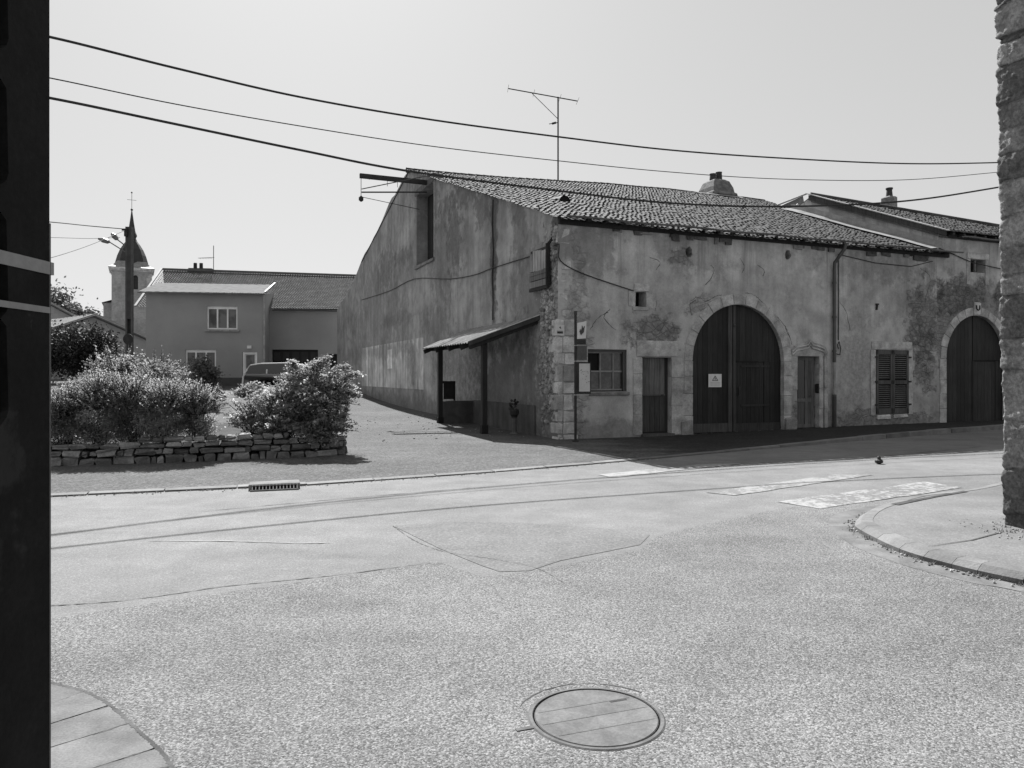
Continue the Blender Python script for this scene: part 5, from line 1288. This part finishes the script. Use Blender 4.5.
rp_ = [(1.65, 1.42), (1.8, 1.49), (2.3, 1.555), (3.6, 1.525), (4.12, 1.44), (4.2, 1.36), (3.6, 1.46), (2.3, 1.48), (1.8, 1.42)]
mb = MB(); loft(mb, rp_, [(-.72, 1, 0), (-.6, 1, .015), (.6, 1, .015), (.72, 1, 0)])
for a, b in (((1.0, 1.0), (1.75, 1.46)), ((2.3, 1.0), (2.35, 1.5)), ((3.3, 1.0), (3.3, 1.5)), ((4.36, 1.0), (4.1, 1.42))):
    for sy in (-1, 1): mb.bar((L0 + a[0], sy * .83, a[1]), (L0 + b[0], sy * .71, b[1]), .07, .05)
mb.build('roof', M_car, car)
for x0 in (.85, 3.65):
    for sy in (-1, 1):
        mb = MB(); mb.tube([(L0 + x0, sy * .70, .32), (L0 + x0, sy * .875, .32)], .32, 18); wh = mb.build('wheel', M_tyre, car)
        mb = MB(); mb.tube([(L0 + x0, sy * .86, .32), (L0 + x0, sy * .885, .32)], .19, 12); mb.build('rim', M_metal, wh)
for sy in (-1, 1): mb = MB(); mb.box(L0 - .01, L0 + .06, sy * .7 - .12, sy * .7 + .12, .66, .78); mb.build('headlight', M_glass2, car)
mb = MB(); mb.box(L0 + 1.25, L0 + 1.42, -1.02, -.86, 1.0, 1.12, 1); mb.build('wing_mirror', M_car, car)

# ---------------------------------------------------------------- utility pole with street lamps and round sign
q = W(129.5, 345, 38); pz = zt(q.x, q.y)
up = thing('lamp_pole', 'distant concrete pole with two street lamps in front of the church tower', 'street lamp', (q.x, q.y, pz), 0)
uz = lambda y: EYE + (HY - y) / F * 38 - pz; ux = lambda x_: (x_ - 129.5) / F * 38
M_pc = simple('pole_grey', .075, .85, .2)
mb = MB(); hw = .165
for k in range(9):
    za = (uz(227)) * k / 9; zbb = uz(227) * (k + 1) / 9
    mb.box(-hw, -hw + .09, -.1, .1, za, zbb, 1); mb.box(hw - .05, hw, -.1, .1, za, zbb, 1.2); mb.box(-hw + .09, hw - .05, -.09, .09, za, zbb if k > 3 else za + .2, .8)
    if k <= 3: mb.box(-hw + .09, hw - .05, .05, .09, za, zbb, .5)
mb.build('pole', M_pc, up)
for (xa, ya, xb, yb, xc, yc, yy) in ((127, 253, 112, 243, 101, 239.5, -.2), (127, 247, 124, 242, 119, 236, -.6)):
    mb = MB(); mb.tube([(ux(xa), 0, uz(ya)), (ux(xb), yy, uz(yb))], .03, 6); ar = mb.build('lamp_arm', M_metal, up)
    a = Vector((ux(xb), yy, uz(yb))); b = Vector((ux(xc), yy * 1.2, uz(yc))); mb = MB(); mb.tube([a, a.lerp(b, .15), a.lerp(b, .6), b], [.04, .11, .13, .05], 8, 1.6); mb.build('lamp_head', M_metal, ar)
mb = MB(); mb.bar((ux(123), -.1, uz(230)), (ux(129), -.1, uz(230)), .08, .1); mb.bar((ux(126), -.1, uz(234)), (ux(129), -.1, uz(234)), .2, .3); mb.build('insulator', M_iron, up)
q2 = W(128, 340, 36); rsn = thing('round_sign', 'dark round back of a road sign in front of the distant pole', 'road sign', (q2.x, q2.y, zt(q2.x, q2.y)), 0)
rz_ = EYE + (HY - 339) / F * 36 - zt(q2.x, q2.y)
mb = MB(); mb.tube([(0, .03, rz_), (0, -.0, rz_)], .25, 20); mb.build('disc', M_iron, rsn); mb = MB(); mb.tube([(0, .06, 0), (0, .06, rz_ + .2)], .03, 8); mb.build('post', M_metal, rsn)
wire([(-20, 217, 30), (50, 222, 33), (90, 226, 36), (124, 229, 38)], .022, 'upper thin cable running left from the distant lamp pole')
wire([(-20, 236, 33), (50, 237.5, 35), (90, 238.5, 37), (120, 237.5, 38)], .010, 'faint level cable running left from the distant lamp heads')
wire([(-10, 272, 22), (50, 258, 27), (90, 245, 33), (126, 230, 38)], .013, 'thin cable rising from the left to the distant lamp pole')

# ---------------------------------------------------------------- church
q = W(131.8, 370, 100); chz = zt(q.x, q.y)
chu = thing('church', 'distant village church tower with bell shaped slate roof and thin spire', 'church', (q.x, q.y, chz), R(27))
zz = lambda y: EYE + (HY - y) / F * 100 - chz
M_ch = simple('church_stone', .27, .9, .25, .4, 4, .3, .05); M_slate = simple('slate', .035, .6, .2)
hw = 2.35
LV = [(-.5, zz(292)), (.5, zz(292)), (.5, zz(280)), (-.5, zz(280))]
mb = MB(); mb.wall([(-hw, -3), (hw, -3), (hw, zz(271.5)), (-hw, zz(271.5))], [arch(-.75, -.15, zz(291), zz(277), 10), arch(.15, .75, zz(291), zz(277), 10)], lambda a, b, d: (a, -hw + d, b), .4)
mb.box(-hw, hw, -hw + .4, hw, -3, zz(271.5), 1); tw = mb.build('tower', M_ch, chu)
mb = MB(); mb.box(-.8, .8, -hw + .3, -hw + .39, zz(291.5), zz(276.5)); mb.build('belfry_opening', M_slate, tw)
mb = MB(); mb.box(-hw - .35, hw + .35, -hw - .35, hw + .35, zz(272), zz(270), 1.2); mb.box(-hw - .2, hw + .2, -hw - .2, hw + .2, zz(273.5), zz(272), 1.2); mb.build('cornice', M_stone, tw)
s2 = 1.414
mb = MB(); mb.lathe((0, 0, zz(270)), [((hw + .4) * s2, 0), (2.2 * s2, .3), (1.7 * s2, .95)], 4, 1, True); mb.build('roof_skirt', M_zinc, chu)
mb = MB(); mb.lathe((0, 0, zz(270)), [(2.1, .1), (1.98, 1.0), (1.74, 1.9), (1.4, 2.75), (1.02, 3.4), (.66, 3.9), (.5, 4.3), (.64, 4.6), (.6, 4.8), (.44, 5.2), (.26, 6.4), (.12, 7.5), (.04, 8.2)], 8, 1); mb.build('bell_roof', M_slate, chu)
mb = MB(); mb.lathe((0, 0, zz(211)), [(.02, 0), (.15, .1), (.15, .25), (.02, .35)], 8); mb.tube([(0, 0, zz(211)), (0, 0, zz(193))], .03, 5); mb.tube([(-.55, 0, zz(200)), (.55, 0, zz(200))], .025, 5); mb.lathe((0, 0, zz(193.5)), [(.02, 0), (.14, .12), (.02, .25)], 6); mb.build('cross', M_iron, chu)
mb = MB(); mb.box(-hw - 1.0, -hw, -.5, 14, -3, zz(304), .8); mb.box(hw, hw + .01, 0, 1, 0, 1, 1); mb.add([(-hw - 1.2, -.7, zz(304)), (-hw, -.7, zz(301)), (-hw, 14, zz(301)), (-hw - 1.2, 14, zz(304))], [(0, 1, 2, 3)], .4)
mb.build('nave', M_ch, chu)
mb = MB(); mb.box(hw - .6, hw + .05, -hw - .12, -hw, -3, zz(275), 1); mb.build('buttress', M_stone, chu)

# ---------------------------------------------------------------- low houses far left
def gabled(name, label, O, ang, wdt, ln, ze_, za_, base, roof_tint=1, wins=(), over=.5, rmat=None):
    r_ = thing(name, label, 'house', (O[0], O[1], base), ang)
    mb = MB(); mb.wall([(-wdt / 2, -1), (wdt / 2, -1), (wdt / 2, ze_), (0, za_), (-wdt / 2, ze_)], [rect(a, b, c_, d_) for a, b, c_, d_ in wins], lambda a, b, d: (a, d, b), .2)
    mb.add([(-wdt / 2, 0, -1), (-wdt / 2, 0, ze_), (-wdt / 2, ln, ze_), (-wdt / 2, ln, -1)], [(0, 1, 2, 3)]); mb.add([(wdt / 2, 0, -1), (wdt / 2, 0, ze_), (wdt / 2, ln, ze_), (wdt / 2, ln, -1)], [(0, 1, 2, 3)])
    mb.build('wall', simple(name + '_wall', .34, .9, .08), r_)
    sl = (za_ - ze_) / (wdt / 2); mb = MB()
    for sg in (-1, 1):
        e = wdt / 2 + over; mb.prism([(sg * e, -over, ze_ - over * sl + .1), (0, -over, za_ + .1), (0, ln, za_ + .1), (sg * e, ln, ze_ - over * sl + .1)], (0, 0, .14), roof_tint)
        for k in range(int(ln / .9)): mb.bar((sg * e, -over + k * .9, ze_ - over * sl + .255), (0, -over + k * .9, za_ + .255), .12, .04, .8)
    mb.build('roof', rmat or M_zinc, r_)
    for a, b, c_, d_ in wins:
        mb = MB(); mb.box(a, b, .15, .18, c_, d_); mb.build('window', M_glass2, r_)
    return r_
M_bright = simple('pale_roof', .45, .9, .1, spec=.05)
q = W(93, 340, 60); gabled('bungalow', 'low pale house with shallow bright roof and gable beyond the dark hedge', (q.x, q.y), R(50), 11, 14, 2.7, EYE + (HY - 317) / F * 60 - 1.45, 1.45, .9, rmat=M_bright, wins=((1.4, 1.9, 1.3, 2.6), (2.5, 3.0, 1.3, 2.6)))
q = W(42, 335, 80); gabled('shed_house', 'long building with bright shallow roof behind the hedge at far left', (q.x, q.y), R(54), 15, 24, EYE + (HY - 318) / F * 80 - 3.4, EYE + (HY - 301) / F * 80 - 1.45, 1.45, .9, rmat=M_bright)
q = W(120, 345, 55); lw = thing('garden_wall', 'pale garden wall under the church tower beside the low pale house', 'wall', (q.x, q.y, 1.3), 0)
mb = MB(); mb.box(-2.6, 3, 0, .25, -.5, 1.15, 1.2); mb.build('wall', M_ren, lw); mb = MB(); mb.box(-2.7, 3.1, -.06, .31, 1.15, 1.25, 1.2); mb.build('coping', M_stone, lw)
q = W(80, 372, 50); zq = zt(q.x, q.y)
tree('dark_tree', 'dense dark yew tree behind the leafy shrub on the far left', (q.x - .6, q.y, zq), [(q.x - 2.3, q.y, zq + 2.0, 1.6, 1.5, 1.6), (q.x - .2, q.y, zq + 2.0, 1.5, 1.5, 1.7), (q.x + 1.2, q.y + .3, zq + 2.1, 1.0, 1.2, 1.5), (q.x - 3.8, q.y, zq + 1.9, 1.3, 1.5, 1.7)], 15000, .11, 41, M_leaf_dark, 1.5, sub=50, spread=.18, sprigs=20, spr_len=.7)
q = W(62, 300, 110); tree('distant_tree', 'distant rounded tree rising above the long bright roof', (q.x, q.y, 1.5), [(q.x - 2.6, q.y, 11.0, 3.9, 3, 3.9), (q.x + 1.2, q.y, 9.6, 2.2, 3, 2.8)], 9000, .3, 42, M_leaf_far, 8, 'distant trees', sub=50, spread=.14)
q = W(92, 312, 115); tree('distant_tree', 'small distant treetop right of the rounded tree', (q.x, q.y, 1.5), [(q.x, q.y, 9.4, 2.2, 2, 2.0)], 3000, .3, 43, M_leaf_far, 6, 'distant trees', sub=30, spread=.14)
# ---------------------------------------------------------------- weeds and grit
def tufts(name, pts_, size, n, seed, label, mat, kind='stuff'):
    rr = random.Random(seed); V = []; Fc = []; T = []
    for (x0, y0, z0) in pts_:
        for _ in range(n):
            a = rr.uniform(0, 6.28); d = Vector((math.cos(a) * .6, math.sin(a) * .6, rr.uniform(.5, 1.3))).normalized(); L = size * rr.uniform(.4, 1.2); x1 = Vector((-d.y, d.x, 0)).normalized() * size * .1
            p_ = Vector((x0 + rr.gauss(0, size * .5), y0 + rr.gauss(0, size * .5), z0)); k = len(V); V += [p_ - x1, p_ + x1, p_ + d * L]; Fc.append((k, k + 1, k + 2)); T.append(rr.uniform(.6, 1.4))
    mb = MB(); mb.v = V; mb.f = Fc; mb.t = T; o = mb.build(name, mat); tag(o, label, None, None, kind); return o
rr = random.Random(77)
P = []
for i in range(14, 60):
    a = kerb_out[min(i, n - 1)] if False else kerb_out[min(i, len(kerb_out) - 1)]
    if rr.random() < .6 and a.y < 9.3 and a.y > 5: P += [(a.x - .02 + rr.gauss(0, .02), a.y + rr.gauss(0, .02), .012)] * (2 if a.y < 7.3 else 1)
for s in [k * .22 for k in range(0, 120)]:
    if rr.random() < .65: q = FR.O + FR.v * (7 + s * .8) - FR.u * .08; P.append((q.x, q.y, zt(q.x, q.y)))
for k in range(50):
    t = rr.uniform(0, 13); q = FR.O + FR.u * t - FR.v * .06
    P.append((q.x, q.y, zt(q.x, q.y) + .005))
for k in range(46):
    x0 = rr.uniform(-9, 2); P.append((x0, kerb_y(x0) - .02, .0))
for k in range(26):
    P.append((4.94 + rr.uniform(-.25, .5) , 7.2 + rr.uniform(-.5, .3), .1))
tufts('weeds', P, .045, 10, 3, 'small weeds in the kerb joints and along the wall feet', M_weed)
P = []; V = MB()
for k in range(700):
    if k < 150:
        a = rr.choice(kerb_out[24:72]); x0, y0, z0 = a.x - abs(rr.gauss(0, .05)), a.y + rr.gauss(0, .04), .013
    elif k < 230: x0, y0, z0 = 4.85 + rr.uniform(-.35, .4), 7.2 + rr.gauss(0, .3), .101
    elif k < 560: x0 = rr.uniform(-9, 3); y0 = kerb_y(x0) - abs(rr.gauss(0, .08)); z0 = .001
    else:
        s = rr.uniform(0, 10); q = FR.O + FR.v * s - FR.u * rr.uniform(.2, 5); x0, y0 = q.x, q.y; z0 = zt(x0, y0)
    r_ = rr.uniform(.004, .014) * (1 + (k > 559)); V.lathe((x0, y0, z0), [(r_, 0), (r_ * .9, r_ * .6), (r_ * .3, r_)], 5, rr.uniform(.5, 1.8))
tag(V.build('gravel', M_rstone), 'loose grit and small stones along kerbs and wall feet', None, None, 'stuff')
